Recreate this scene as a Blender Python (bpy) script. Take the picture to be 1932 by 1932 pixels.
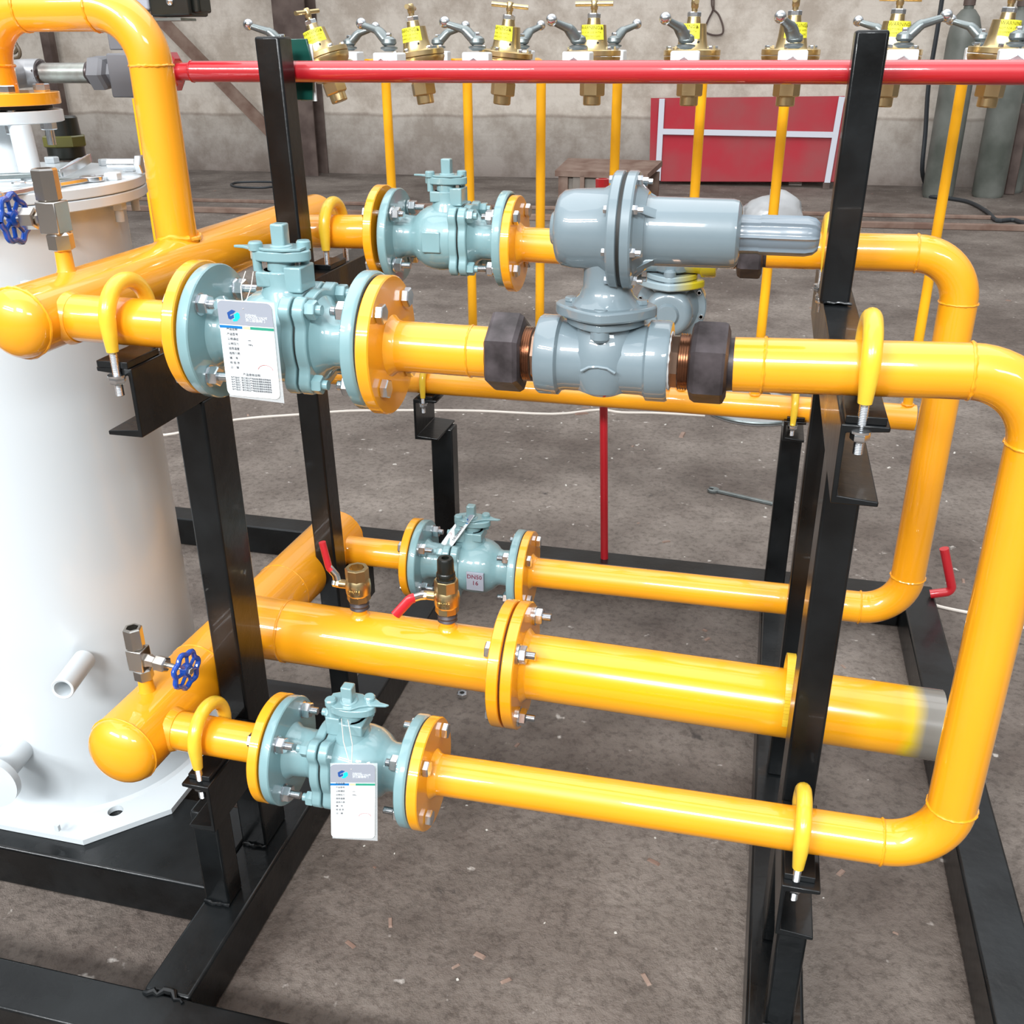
import bpy, math, random
from mathutils import Vector, Matrix
import numpy as np
random.seed(7)
for o in list(bpy.data.objects): bpy.data.objects.remove(o)
sc = bpy.context.scene
col = sc.collection
PI = math.pi
ZF = -.015            # floor level
BT = .075             # top of the skid beams

# ---------------------------------------------------------------- camera
F_PX, PITCH, YAW, ROLL, CAMZ = 1873.53, -.435, -.246, -.0066, 1.36
fw = Vector((math.sin(YAW)*math.cos(PITCH), math.cos(YAW)*math.cos(PITCH), math.sin(PITCH)))
rt = Vector((math.cos(YAW), -math.sin(YAW), 0)); up = rt.cross(fw)
rt, up = (math.cos(ROLL)*rt + math.sin(ROLL)*up), (-math.sin(ROLL)*rt + math.cos(ROLL)*up)
cd = bpy.data.cameras.new('camera'); cam = bpy.data.objects.new('camera', cd); col.objects.link(cam)
cam.matrix_world = Matrix(((rt.x, up.x, -fw.x, 0), (rt.y, up.y, -fw.y, 0), (rt.z, up.z, -fw.z, CAMZ), (0, 0, 0, 1)))
cd.sensor_width = 36; cd.lens = F_PX/1932*36; cd.clip_start = .05
sc.camera = cam
def at(px, py, X=None, Y=None, Z=None):
    """world point seen at a photo pixel, on the plane X=, Y= or Z="""
    D = fw*F_PX + rt*(px-966) - up*(py-966)
    if X is not None: t = X/D.x
    elif Y is not None: t = Y/D.y
    else: t = (Z-CAMZ)/D.z
    return Vector((D.x*t, D.y*t, D.z*t + CAMZ))

# ---------------------------------------------------------------- light
sc.view_settings.view_transform = 'Standard'; sc.view_settings.look = 'None'
sc.view_settings.gamma = 1; sc.view_settings.use_curve_mapping = False
sc.view_settings.exposure = .37
w = bpy.data.worlds.new('world'); sc.world = w; w.use_nodes = True
wb = w.node_tree.nodes['Background']; wb.inputs[1].default_value = .85
_N, _L = w.node_tree.nodes.new, w.node_tree.links.new     # bright roof overhead, dim hall walls around
_tc = _N('ShaderNodeTexCoord'); _sx = _N('ShaderNodeSeparateXYZ'); _L(_tc.outputs['Generated'], _sx.inputs[0])
_r = _N('ShaderNodeValToRGB'); _L(_sx.outputs[2], _r.inputs[0]); _e = _r.color_ramp.elements
_e[0].position = .0; _e[0].color = (.15, .145, .14, 1); _e[1].position = 1; _e[1].color = (.86, .92, 1, 1)
_k = _e.new(.28); _k.color = (.21, .21, .205, 1); _k = _e.new(.55); _k.color = (.72, .76, .80, 1)
_L(_r.outputs[0], wb.inputs[0])
def area(name, loc, target, sx, sy, energy, color=(1, 1, 1)):
    l = bpy.data.lights.new(name, 'AREA'); l.shape = 'RECTANGLE'; l.size = sx; l.size_y = sy; l.energy = energy; l.color = color
    o = bpy.data.objects.new(name, l); col.objects.link(o); o.location = loc
    o.rotation_euler = (Vector(target)-Vector(loc)).to_track_quat('-Z', 'Y').to_euler(); return o
# window bands high in the long wall behind the photographer, and roof lights
area('window_light_left_low', (-4.6, -6, 5.35), (-1, 1.5, .9), 4.4, .26, 300, (.95, .98, 1))
area('window_light_left_high', (-4.6, -6, 6.35), (-1, 1.5, .9), 4.4, .26, 300, (.95, .98, 1))
area('window_light_mid', (.1, -6, 6.0), (-.2, 1.5, .9), 2.4, 1.35, 560, (.95, .98, 1))
area('window_light_right', (5.0, -6, 5.9), (0, 1.5, .5), 3.0, 1.1, 150, (.95, .98, 1))
area('roof_light', (-1, 3.5, 8), (-.5, 2.8, 0), 12, 8, 420, (1, .99, .97))

# ---------------------------------------------------------------- materials
MT = {}
def mat(name, rgb, rough=.4, metal=0, coat=0, bump=0, bscale=60, var=0, vscale=8, spec=.5, rgb2=None, rv=0):
    if name in MT: return MT[name]
    m = bpy.data.materials.new(name); m.use_nodes = True; nt = m.node_tree; b = nt.nodes['Principled BSDF']
    b.inputs['Base Color'].default_value = (*rgb, 1); b.inputs['Roughness'].default_value = rough
    b.inputs['Metallic'].default_value = metal; b.inputs['Coat Weight'].default_value = coat
    b.inputs['Coat Roughness'].default_value = .04; b.inputs['Specular IOR Level'].default_value = spec
    N, L = nt.nodes.new, nt.links.new
    tc = N('ShaderNodeTexCoord')
    if var or rgb2:
        n = N('ShaderNodeTexNoise'); n.inputs['Scale'].default_value = vscale; n.inputs['Detail'].default_value = 6
        L(tc.outputs['Object'], n.inputs['Vector'])
        r = N('ShaderNodeValToRGB'); r.color_ramp.elements[0].position = .35; r.color_ramp.elements[1].position = .65
        c2 = rgb2 or tuple(min(1, c*(1+var)) for c in rgb)
        c1 = rgb if rgb2 else tuple(c*(1-var) for c in rgb)
        r.color_ramp.elements[0].color = (*c1, 1); r.color_ramp.elements[1].color = (*c2, 1)
        L(n.outputs['Fac'], r.inputs['Fac']); L(r.outputs['Color'], b.inputs['Base Color'])
        if rv:
            mr = N('ShaderNodeMapRange'); mr.inputs[3].default_value = max(.03, rough-rv); mr.inputs[4].default_value = rough+rv
            L(n.outputs['Fac'], mr.inputs[0]); L(mr.outputs[0], b.inputs['Roughness'])
    if bump:
        n2 = N('ShaderNodeTexNoise'); n2.inputs['Scale'].default_value = bscale; n2.inputs['Detail'].default_value = 3
        L(tc.outputs['Object'], n2.inputs['Vector'])
        bp = N('ShaderNodeBump'); bp.inputs['Strength'].default_value = bump; bp.inputs['Distance'].default_value = .002
        L(n2.outputs['Fac'], bp.inputs['Height']); L(bp.outputs[0], b.inputs['Normal'])
    MT[name] = m; return m
YEL = mat('yellow_gloss_paint', (.90, .36, .005), .42, coat=1.0, bump=.03, bscale=60, var=.03, vscale=5)
YEL2 = mat('yellow_thin_pipe_paint', (.93, .44, .008), .35, coat=.2, bump=.05)
SLEEVE = mat('yellow_plastic_sleeve', (.80, .52, .035), .28, coat=.4, bump=.25, bscale=50, var=.1, vscale=20)
TEAL = mat('teal_gloss_paint', (.205, .345, .365), .42, coat=1.0, bump=.10, bscale=70, var=.05)
GREY = mat('grey_blue_cast_paint', (.165, .215, .24), .42, coat=1.0, bump=.10, bscale=50, var=.05, vscale=10)
BLACK = mat('black_frame_paint', (.0025, .0028, .003), .30, coat=.15, spec=.3, bump=.3, bscale=45, rgb2=(.008, .0095, .0105), vscale=9, rv=.12)
RUBBER = mat('black_gasket', (.012, .012, .01), .6)
ZINC = mat('zinc_plated_steel', (.72, .74, .76), .22, metal=1, var=.1, vscale=60)
STEEL = mat('stainless_steel', (.60, .57, .53), .25, metal=1)
DKZ = mat('dark_galvanised_steel', (.22, .25, .25), .35, metal=.7, var=.15, vscale=30)
BRASS = mat('brass', (.66, .50, .26), .30, metal=1, bump=.1)
BRONZE = mat('bronze_thread', (.42, .27, .195), .25, metal=1)
NUTBR = mat('dark_hex_nut', (.028, .022, .023), .45, metal=.3, rgb2=(.085, .070, .074), vscale=30, bump=.5, bscale=45)
RED = mat('red_gloss_paint', (.46, .006, .014), .45, coat=1.0, bump=.06, bscale=50)
RED2 = mat('red_plastic_grip', (.60, .02, .03), .35)
BLUE = mat('blue_handwheel_paint', (.006, .06, .36), .2, coat=.6)
WHITE = mat('white_tank_paint', (.60, .645, .67), .3, coat=.3, bump=.06, bscale=15)
BARE = mat('bare_pipe_steel', (.16, .135, .12), .35, metal=.6, rgb2=(.33, .35, .32), vscale=22)
GREYBOX = mat('grey_block', (.13, .13, .14), .5)
GREEN = mat('dark_green_paint', (.004, .06, .045), .3, coat=.3)
PLBLACK = mat('black_plastic', (.008, .009, .008), .3, rgb2=(.012, .014, .010), vscale=20)
OLIVE = mat('olive_band', (.09, .085, .02), .35)
PAPER = mat('white_card', (.80, .83, .83), .7, spec=.2)
PAPGREY = mat('card_grey_print', (.30, .32, .37), .6)
INK = mat('grey_ink', (.07, .075, .09), .6)
INKR = mat('red_ink', (.6, .15, .15), .6)
LBLUE = mat('dark_blue_print', (.01, .07, .28), .5); LCYAN = mat('cyan_print', (.0, .62, .95), .5)
SBLUE = mat('stripe_blue', (.0, .16, .44), .5); SORG = mat('stripe_peach', (.9, .6, .35), .5); SGRN = mat('stripe_green', (.02, .28, .18), .5)
LABEL = mat('yellow_warning_label', (.86, .82, .05), .4); LINK = mat('label_ink', (.16, .14, .0), .5)
CHROME = mat('bright_valve_block', (.80, .83, .85), .35, metal=.1)
RUST = mat('rusty_steel', (.16, .09, .065), .7, rgb2=(.26, .18, .14), vscale=6)
DKBRN = mat('brown_steel', (.075, .048, .04), .6, rgb2=(.14, .10, .085), vscale=5)
CYLG = mat('grey_green_cylinder_paint', (.09, .10, .085), .5, rgb2=(.19, .20, .18), vscale=3)
CORD = mat('white_cord', (.62, .56, .50), .7)
WIRE = mat('dark_wire', (.03, .035, .04), .5)
CLEAR = mat('transparent_bag_film', (.62, .63, .64), .25, bump=.6, bscale=8)
CLEAR.node_tree.nodes['Principled BSDF'].inputs['Transmission Weight'].default_value = .35
POUCH = mat('clear_pouch', (.9, .95, .97), .1)
POUCH.node_tree.nodes['Principled BSDF'].inputs['Alpha'].default_value = .25
REDP = mat('red_panel_paint', (.42, .02, .035), .6, rgb2=(.29, .075, .075), vscale=1.2, spec=.2)
CRATE = mat('grey_crate_board', (.30, .28, .25), .7, rgb2=(.22, .18, .15), vscale=3)

# pipe end: yellow paint fading to bare metal along X (overspray)
def spray():
    m = mat('yellow_paint_to_bare_end', (.93, .40, .008), .22, coat=.6)
    nt = m.node_tree; b = nt.nodes['Principled BSDF']; N, L = nt.nodes.new, nt.links.new
    tc = N('ShaderNodeTexCoord'); n = N('ShaderNodeTexNoise'); n.inputs['Scale'].default_value = 14
    sx = N('ShaderNodeSeparateXYZ'); L(tc.outputs['Object'], sx.inputs[0]); L(tc.outputs['Object'], n.inputs['Vector'])
    ad = N('ShaderNodeMath'); ad.operation = 'MULTIPLY_ADD'; ad.inputs[1].default_value = .02
    L(n.outputs['Fac'], ad.inputs[0]); L(sx.outputs[0], ad.inputs[2])
    mr = N('ShaderNodeMapRange'); mr.inputs[1].default_value = .655; mr.inputs[2].default_value = .705
    L(ad.outputs[0], mr.inputs[0])
    r = N('ShaderNodeValToRGB'); e = r.color_ramp.elements
    e[0].color = (.93, .40, .008, 1); e[0].position = 0; e[1].color = (.20, .185, .16, 1); e[1].position = 1
    k = e.new(.45); k.color = (.72, .50, .01, 1)
    L(mr.outputs[0], r.inputs[0]); L(r.outputs[0], b.inputs['Base Color'])
    return m
SPRAY = spray()
def overspray():
    m = mat('grey_cast_with_yellow_overspray', (.27, .345, .375), .25, coat=.4)
    nt = m.node_tree; b = nt.nodes['Principled BSDF']; N, L = nt.nodes.new, nt.links.new
    tc = N('ShaderNodeTexCoord'); sx = N('ShaderNodeSeparateXYZ'); L(tc.outputs['Object'], sx.inputs[0])
    mr = N('ShaderNodeMapRange'); mr.inputs[1].default_value = .008; mr.inputs[2].default_value = .04; L(sx.outputs[0], mr.inputs[0])
    r = N('ShaderNodeValToRGB'); e = r.color_ramp.elements
    e[0].color = (.27, .345, .375, 1); e[1].color = (.50, .40, .02, 1)
    L(mr.outputs[0], r.inputs[0]); L(r.outputs[0], b.inputs['Base Color']); return m
OVER = overspray()

def floor_mat():
    m = mat('dirty_concrete', (.2, .17, .15), .75); nt = m.node_tree; b = nt.nodes['Principled BSDF']; N, L = nt.nodes.new, nt.links.new
    tc = N('ShaderNodeTexCoord')
    def noise(s, d=8, r=.6):
        n = N('ShaderNodeTexNoise'); n.inputs['Scale'].default_value = s; n.inputs['Detail'].default_value = d; n.inputs['Roughness'].default_value = r
        L(tc.outputs['Object'], n.inputs['Vector']); return n
    def ramp(src, p0, c0, p1, c1):
        r = N('ShaderNodeValToRGB'); e = r.color_ramp.elements; e[0].position = p0; e[1].position = p1; e[0].color = (*c0, 1); e[1].color = (*c1, 1)
        L(src, r.inputs[0]); return r
    def mix(t, f, a, bb):
        x = N('ShaderNodeMix'); x.data_type = 'RGBA'; x.blend_type = t
        if isinstance(f, float): x.inputs[0].default_value = f
        else: L(f, x.inputs[0])
        L(a, x.inputs[6]); L(bb, x.inputs[7]); return x.outputs[2]
    a = ramp(noise(1.3).outputs['Fac'], .38, (.112, .086, .071), .64, (.25, .212, .182))
    c = ramp(noise(9).outputs['Fac'], .35, (.60, .58, .56), .65, (1, 1, 1))
    x = mix('MULTIPLY', .55, a.outputs[0], c.outputs[0])
    d = ramp(noise(55, 6, .75).outputs['Fac'], .38, (.38, .35, .33), .52, (1, 1, 1))
    x = mix('MULTIPLY', .6, x, d.outputs[0])
    s = ramp(noise(26, 3, .5).outputs['Fac'], .70, (0, 0, 0), .76, (1, 1, 1))
    lt = N('ShaderNodeRGB'); lt.outputs[0].default_value = (.45, .41, .37, 1)
    x = mix('MIX', s.outputs[0], x, lt.outputs[0])
    s2 = ramp(noise(13, 4, .6).outputs['Fac'], .24, (1, 1, 1), .31, (0, 0, 0))
    dk = N('ShaderNodeRGB'); dk.outputs[0].default_value = (.05, .04, .035, 1)
    x = mix('MIX', s2.outputs[0], x, dk.outputs[0])
    L(x, b.inputs['Base Color'])
    bp = N('ShaderNodeBump'); bp.inputs['Strength'].default_value = .8; bp.inputs['Distance'].default_value = .009
    ad = N('ShaderNodeMath'); ad.operation = 'ADD'; L(noise(40, 6, .7).outputs['Fac'], ad.inputs[0]); L(noise(9, 4).outputs['Fac'], ad.inputs[1])
    L(ad.outputs[0], bp.inputs['Height']); L(bp.outputs[0], b.inputs['Normal'])
    return m
FLOOR = floor_mat()
def wall_mat():
    m = mat('old_plaster_wall', (.4, .36, .32), .85); nt = m.node_tree; b = nt.nodes['Principled BSDF']; N, L = nt.nodes.new, nt.links.new
    tc = N('ShaderNodeTexCoord'); sx = N('ShaderNodeSeparateXYZ'); L(tc.outputs['Object'], sx.inputs[0])
    n = N('ShaderNodeTexNoise'); n.inputs['Scale'].default_value = .8; n.inputs['Detail'].default_value = 9; n.inputs['Roughness'].default_value = .62
    L(tc.outputs['Object'], n.inputs['Vector'])
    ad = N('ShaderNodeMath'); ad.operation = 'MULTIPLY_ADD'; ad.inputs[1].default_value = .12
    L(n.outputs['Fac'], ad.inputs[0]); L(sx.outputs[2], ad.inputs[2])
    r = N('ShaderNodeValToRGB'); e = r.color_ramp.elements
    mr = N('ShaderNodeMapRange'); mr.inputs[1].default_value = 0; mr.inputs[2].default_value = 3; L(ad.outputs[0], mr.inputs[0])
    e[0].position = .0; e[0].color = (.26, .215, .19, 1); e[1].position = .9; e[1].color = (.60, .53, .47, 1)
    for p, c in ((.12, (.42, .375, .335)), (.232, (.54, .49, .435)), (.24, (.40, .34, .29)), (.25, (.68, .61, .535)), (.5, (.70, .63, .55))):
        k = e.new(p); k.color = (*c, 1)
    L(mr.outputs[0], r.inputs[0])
    r2 = N('ShaderNodeValToRGB'); e2 = r2.color_ramp.elements; e2[0].position = .38; e2[0].color = (.56, .51, .47, 1); e2[1].position = .58; e2[1].color = (1, 1, 1, 1)
    n3 = N('ShaderNodeTexNoise'); n3.inputs['Scale'].default_value = 2.2; n3.inputs['Detail'].default_value = 8; n3.inputs['Roughness'].default_value = .7
    L(tc.outputs['Object'], n3.inputs['Vector']); L(n3.outputs['Fac'], r2.inputs[0])
    # faint brick courses
    br = N('ShaderNodeTexBrick'); br.inputs['Scale'].default_value = 1; br.inputs['Mortar Size'].default_value = .012
    br.inputs['Brick Width'].default_value = .5; br.inputs['Row Height'].default_value = .22; br.inputs['Color1'].default_value = (1, 1, 1, 1)
    br.inputs['Color2'].default_value = (.93, .92, .91, 1); br.inputs['Mortar'].default_value = (.86, .84, .82, 1)
    mp = N('ShaderNodeMapping'); mp.inputs['Rotation'].default_value = (PI/2, 0, 0); L(tc.outputs['Object'], mp.inputs[0]); L(mp.outputs[0], br.inputs['Vector'])
    x = N('ShaderNodeMix'); x.data_type = 'RGBA'; x.blend_type = 'MULTIPLY'; x.inputs[0].default_value = .7; L(r.outputs[0], x.inputs[6]); L(r2.outputs[0], x.inputs[7])
    y = N('ShaderNodeMix'); y.data_type = 'RGBA'; y.blend_type = 'MULTIPLY'; y.inputs[0].default_value = .3; L(x.outputs[2], y.inputs[6]); L(br.outputs[0], y.inputs[7])
    L(y.outputs[2], b.inputs['Base Color'])
    bp = N('ShaderNodeBump'); bp.inputs['Strength'].default_value = .5; bp.inputs['Distance'].default_value = .03; L(n3.outputs['Fac'], bp.inputs['Height']); L(bp.outputs[0], b.inputs['Normal'])
    return m
WALL = wall_mat()

# ---------------------------------------------------------------- mesh helpers
V = Vector
def frame(ax):
    ax = V(ax).normalized(); h = V((0, 0, 1)) if abs(ax.z) < .9 else V((1, 0, 0))
    u = h.cross(ax).normalized(); return ax, u, ax.cross(u)
def fillet(pts, rad, n=10):
    """polyline with rounded corners; returns points and the (point,tangent) at both ends of every bend"""
    pts = [V(p) for p in pts]; out = [pts[0]]; ends = []
    for i in range(1, len(pts)-1):
        a, p, b = pts[i-1], pts[i], pts[i+1]; r = rad if not isinstance(rad, (list, tuple)) else rad[i-1]
        d1, d2 = (a-p).normalized(), (b-p).normalized(); ang = d1.angle(d2); t = r/math.tan(ang/2)
        s, e = p+d1*t, p+d2*t; c = p+(d1+d2).normalized()*(r/math.sin(ang/2))
        va, vb = s-c, e-c; tot = va.angle(vb); axis = va.cross(vb).normalized()
        for k in range(n+1): out.append(c + Matrix.Rotation(tot*k/n, 3, axis) @ va)
        ends += [(s, -d1), (e, d2)]
    out.append(pts[-1]); return out, ends
class MB:
    def __init__(s): s.v = []; s.f = []
    def add(s, vs, fs):
        o = len(s.v); s.v += [tuple(v) for v in vs]; s.f += [tuple(i+o for i in f) for f in fs]; return s
    def box(s, c, d, rot=None, taper=1):
        c = V(c); vs = []
        for z in (-1, 1):
            for x, y in ((-1, -1), (1, -1), (1, 1), (-1, 1)):
                k = taper if z > 0 else 1
                p = V((x*d[0]/2*k, y*d[1]/2*k, z*d[2]/2)); vs.append(c + (rot @ p if rot else p))
        return s.add(vs, [(3, 2, 1, 0), (4, 5, 6, 7), (0, 1, 5, 4), (1, 2, 6, 5), (2, 3, 7, 6), (3, 0, 4, 7)])
    def bb(s, x0, x1, y0, y1, z0, z1): return s.box(((x0+x1)/2, (y0+y1)/2, (z0+z1)/2), (x1-x0, y1-y0, z1-z0))
    def lathe(s, o, ax, prof, seg=40, phase=0, closed=True):
        ax, u, w = frame(ax); o = V(o); vs = []; fs = []
        for t, r in prof:
            for k in range(seg):
                a = 2*PI*k/seg + phase; vs.append(o + ax*t + (u*math.cos(a) + w*math.sin(a))*r)
        for i in range(len(prof)-1):
            for k in range(seg):
                k2 = (k+1) % seg; fs.append((i*seg+k, i*seg+k2, (i+1)*seg+k2, (i+1)*seg+k))
        if closed:
            fs.append(tuple(range(seg-1, -1, -1))); fs.append(tuple((len(prof)-1)*seg+k for k in range(seg)))
        return s.add(vs, fs)
    def cyl(s, a, b, r, r2=None, seg=24):
        a, b = V(a), V(b); return s.lathe(a, b-a, [(0, r), ((b-a).length, r if r2 is None else r2)], seg)
    def hexn(s, a, b, r, ph=0, seg=6):
        a, b = V(a), V(b); L = (b-a).length; c = min(.0015, L*.15)
        return s.lathe(a, b-a, [(0, r*.9), (c, r), (L-c, r), (L, r*.9)], seg, ph)
    def thread(s, a, b, r, pitch=.0016, seg=14):
        a, b = V(a), V(b); L = (b-a).length; n = max(2, int(L/pitch)); p = []
        for i in range(n): p += [(L*i/n, r*.88), (L*(i+.5)/n, r)]
        p.append((L, r*.85)); return s.lathe(a, b-a, p, seg)
    def ring(s, o, ax, R, r, seg=40, rs=8, wob=0):
        ax, u, w = frame(ax); o = V(o); vs = []; fs = []
        for k in range(seg):
            a = 2*PI*k/seg; rr = r*(1+wob*random.uniform(-1, 1)); d = u*math.cos(a)+w*math.sin(a); oo = ax*random.uniform(-1, 1)*wob*r*.6
            for j in range(rs):
                b = 2*PI*j/rs; vs.append(o + oo + d*(R+rr*math.cos(b)) + ax*rr*math.sin(b))
        for k in range(seg):
            for j in range(rs): fs.append((k*rs+j, ((k+1) % seg)*rs+j, ((k+1) % seg)*rs+(j+1) % rs, k*rs+(j+1) % rs))
        return s.add(vs, fs)
    def tube(s, pts, r, seg=28, cap=True, sq=1):
        pts = [V(p) for p in pts]; n = len(pts); rr = r if isinstance(r, (list, tuple)) else [r]*n
        T = [(pts[min(i+1, n-1)]-pts[max(i-1, 0)]).normalized() for i in range(n)]
        _, u, w = frame(T[0]); vs = []; fs = []
        for i in range(n):
            if i: q = T[i-1].rotation_difference(T[i]); u = q @ u; w = q @ w
            for k in range(seg):
                a = 2*PI*k/seg; vs.append(pts[i] + (u*math.cos(a) + w*math.sin(a)*sq)*rr[i])
        for i in range(n-1):
            for k in range(seg): k2 = (k+1) % seg; fs.append((i*seg+k, i*seg+k2, (i+1)*seg+k2, (i+1)*seg+k))
        if cap: fs += [tuple(range(seg-1, -1, -1)), tuple((n-1)*seg+k for k in range(seg))]
        return s.add(vs, fs)
    def prism(s, poly, o, u, v, d):
        """extrude a 2-D polygon (in axes u,v at o) along d"""
        o, u, v, d = V(o), V(u), V(v), V(d); n = len(poly)
        vs = [o+u*a+v*b for a, b in poly] + [o+u*a+v*b+d for a, b in poly]
        return s.add(vs, [tuple(range(n-1, -1, -1)), tuple(range(n, 2*n))] + [(i, (i+1) % n, (i+1) % n+n, i+n) for i in range(n)])
    def xf(s, M): s.v = [tuple(M @ V(p)) for p in s.v]; return s
def wloc(p):
    L = V((0, 0, 0))
    while p: L += p.location; p = p.parent
    return L
def obj(name, mb, material, parent=None, world=True, sharp=35, bevel=0, label=None):
    off = wloc(parent) if (parent and world) else V((0, 0, 0))
    me = bpy.data.meshes.new(name); me.from_pydata([(p[0]-off.x, p[1]-off.y, p[2]-off.z) for p in mb.v], [], mb.f); me.validate()
    import bmesh
    bm = bmesh.new(); bm.from_mesh(me); bmesh.ops.recalc_face_normals(bm, faces=bm.faces); bm.to_mesh(me); bm.free()
    me.shade_smooth(); me.set_sharp_from_angle(angle=math.radians(sharp))
    me.materials.append(material)
    o = bpy.data.objects.new(name, me); col.objects.link(o)
    if parent: o.parent = parent
    if bevel:
        b = o.modifiers.new('bevel', 'BEVEL'); b.width = bevel; b.segments = 2; b.limit_method = 'ANGLE'; b.angle_limit = math.radians(40)
    if label: o['label'] = label
    return o
def thing(name, label, cat, loc=(0, 0, 0), rz=0, group=None):
    o = bpy.data.objects.new(name, None); o.empty_display_size = .05; col.objects.link(o); o.location = loc; o.rotation_euler = (0, 0, rz)
    o['label'] = label; o['category'] = cat
    if group: o['group'] = group
    return o
def tag(o, label, cat, group=None, kind=None):
    o['label'] = label; o['category'] = cat
    if group: o['group'] = group
    if kind: o['kind'] = kind
    return o
def struct(name, mb, m, label=None):
    o = obj(name, mb, m); o['kind'] = 'structure'
    if label: o['label'] = label
    return o
def kids(o): return [c for c in bpy.data.objects if c.parent == o]
def dup(root, label=None, parent=None):
    c = root.copy(); col.objects.link(c)
    if parent: c.parent = parent
    if label: c['label'] = label
    for k in kids(root): dup(k, None, c)
    return c
def bake(root, M):
    """write a rotation about the root's origin into the children's meshes (their parent stays unrotated)"""
    root.matrix_world = Matrix.Translation(root.location) @ M
def text_mesh(s, size, M, ext=.0002, align='LEFT'):
    cu = bpy.data.curves.new('t', 'FONT'); cu.body = s; cu.size = size; cu.extrude = ext; cu.align_x = align; cu.resolution_u = 2
    o = bpy.data.objects.new('t', cu); col.objects.link(o); bpy.context.view_layer.update()
    me = bpy.data.meshes.new_from_object(o.evaluated_get(bpy.context.evaluated_depsgraph_get()))
    mb = MB(); mb.add([M @ v.co for v in me.vertices], [tuple(p.vertices) for p in me.polygons])
    bpy.data.objects.remove(o); bpy.data.curves.remove(cu); bpy.data.meshes.remove(me); return mb

# ================================================================= setting
struct('floor', MB().bb(-14, 12, -8, 12.3, ZF-.1, ZF), FLOOR)
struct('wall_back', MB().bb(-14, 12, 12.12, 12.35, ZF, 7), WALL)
YW = 12.0
a, b_ = at(525, 0, Y=YW), at(590, 0, Y=YW)
m = MB(); cx = (a.x+b_.x)/2; hw = (b_.x-a.x)/2*.93
m.bb(cx-hw, cx+hw, 11.78, 11.80, ZF, 6.5).bb(cx-hw, cx+hw, 12.08, 12.10, ZF, 6.5).bb(cx-.008, cx+.008, 11.8, 12.08, ZF, 6.5)
struct('trim_1', m, DKBRN, 'dark brown steel column against the back wall')
p0, p1 = at(285, 18, Y=11.7), at(560, 300, Y=11.7)
d = (p1-p0).normalized(); p0 -= d*.6
struct('trim_2', MB().prism([(-.07, -.02), (.07, -.02), (.07, .02), (-.07, .02)], p0, d.cross(V((0, 1, 0))), V((0, 1, 0)), p1-p0), RUST, 'diagonal rusty brace')
p = at(95, 110, Y=11.9)
struct('trim_3', MB().bb(p.x-.06, p.x+.06, 11.86, 11.98, ZF, 6), DKBRN, 'thin rusty upright on the back wall')
p = at(1925, 250, Y=11.6)
tag(obj('steel_post', MB().bb(p.x-.05, p.x+.05, 11.55, 11.65, ZF, .85), DKBRN, bevel=.01), 'short dark brown steel post standing right of the gas cylinders', 'post')
for i, (q0, q1, hh) in enumerate((((0, 392), (1932, 436), .05), ((0, 372), (1932, 415), .03))):
    A, B = at(*q0, Z=ZF), at(*q1, Z=ZF); d = (B-A).normalized()
    tag(obj('floor_rail', MB().prism([(-.03, 0), (.03, 0), (.03, hh), (-.03, hh)], A-d*1, d.cross(V((0, 0, 1))), V((0, 0, 1)), (B-A)*1.2), RUST, bevel=.006),
        ('brown steel rail lying across the floor, the nearer of the two', 'brown steel rail lying across the floor, the farther and flatter one')[i], 'rail', 'steel rails on the hall floor')

# ================================================================= skid frame
skid = thing('skid_frame', 'black steel skid frame with uprights and brackets carrying the yellow pipes', 'frame', (-.15, 1.6, ZF))
def beam(x0, x1, y0, y1, z0=ZF+.001, z1=BT): return obj('beam', MB().bb(x0, x1, y0, y1, z0, z1), BLACK, skid, bevel=.005)
def post(x0, x1, y0, y1, z0, z1, lean=0):
    m = MB().bb(x0, x1, y0, y1, z0, z1)
    if lean: m.v = [(x+lean*(z-z1)/(z0-z1), y, z) for x, y, z in m.v]
    return obj('post', m, BLACK, skid, bevel=.004)
beam(-2.3, 1.4, .812, .892)                 # nearest beam
beam(-2.3, .433, 2.405, 2.485)              # far beam
beam(-.805, -.728, .893, 2.404)             # left side beam
beam(.433, .515, .893, 2.485)               # right side beam
beam(.082, .165, .893, 2.404)               # middle beam
beam(-2.3, -.806, 1.095, 1.29)              # wide beam under the tank, front
beam(-2.3, -.806, 1.60, 1.69)               # beam under the tank, back
post(-.805, -.757, 1.205, 1.283, BT, .908)     # front left
post(-.800, -.755, 1.068, 1.112, BT, .268)            # stub under the lower left bracket
post(-.828, -.785, 1.615, 1.665, BT, 1.383, .022)    # tall left
post(.103, .148, 1.205, 1.283, BT, .908)       # front right
post(.108, .148, 1.05, 1.095, BT, .272)
post(.100, .132, 1.615, 1.655, BT, .908, .004)       # back right
post(.095, .140, 1.600, 1.650, 1.001, 1.383, -.004)  # tall right, on the channel
post(-.815, -.755, 2.36, 2.41, BT, .452)             # manifold left
post(.084, .135, 2.36, 2.41, BT, .525)               # manifold right
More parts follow.
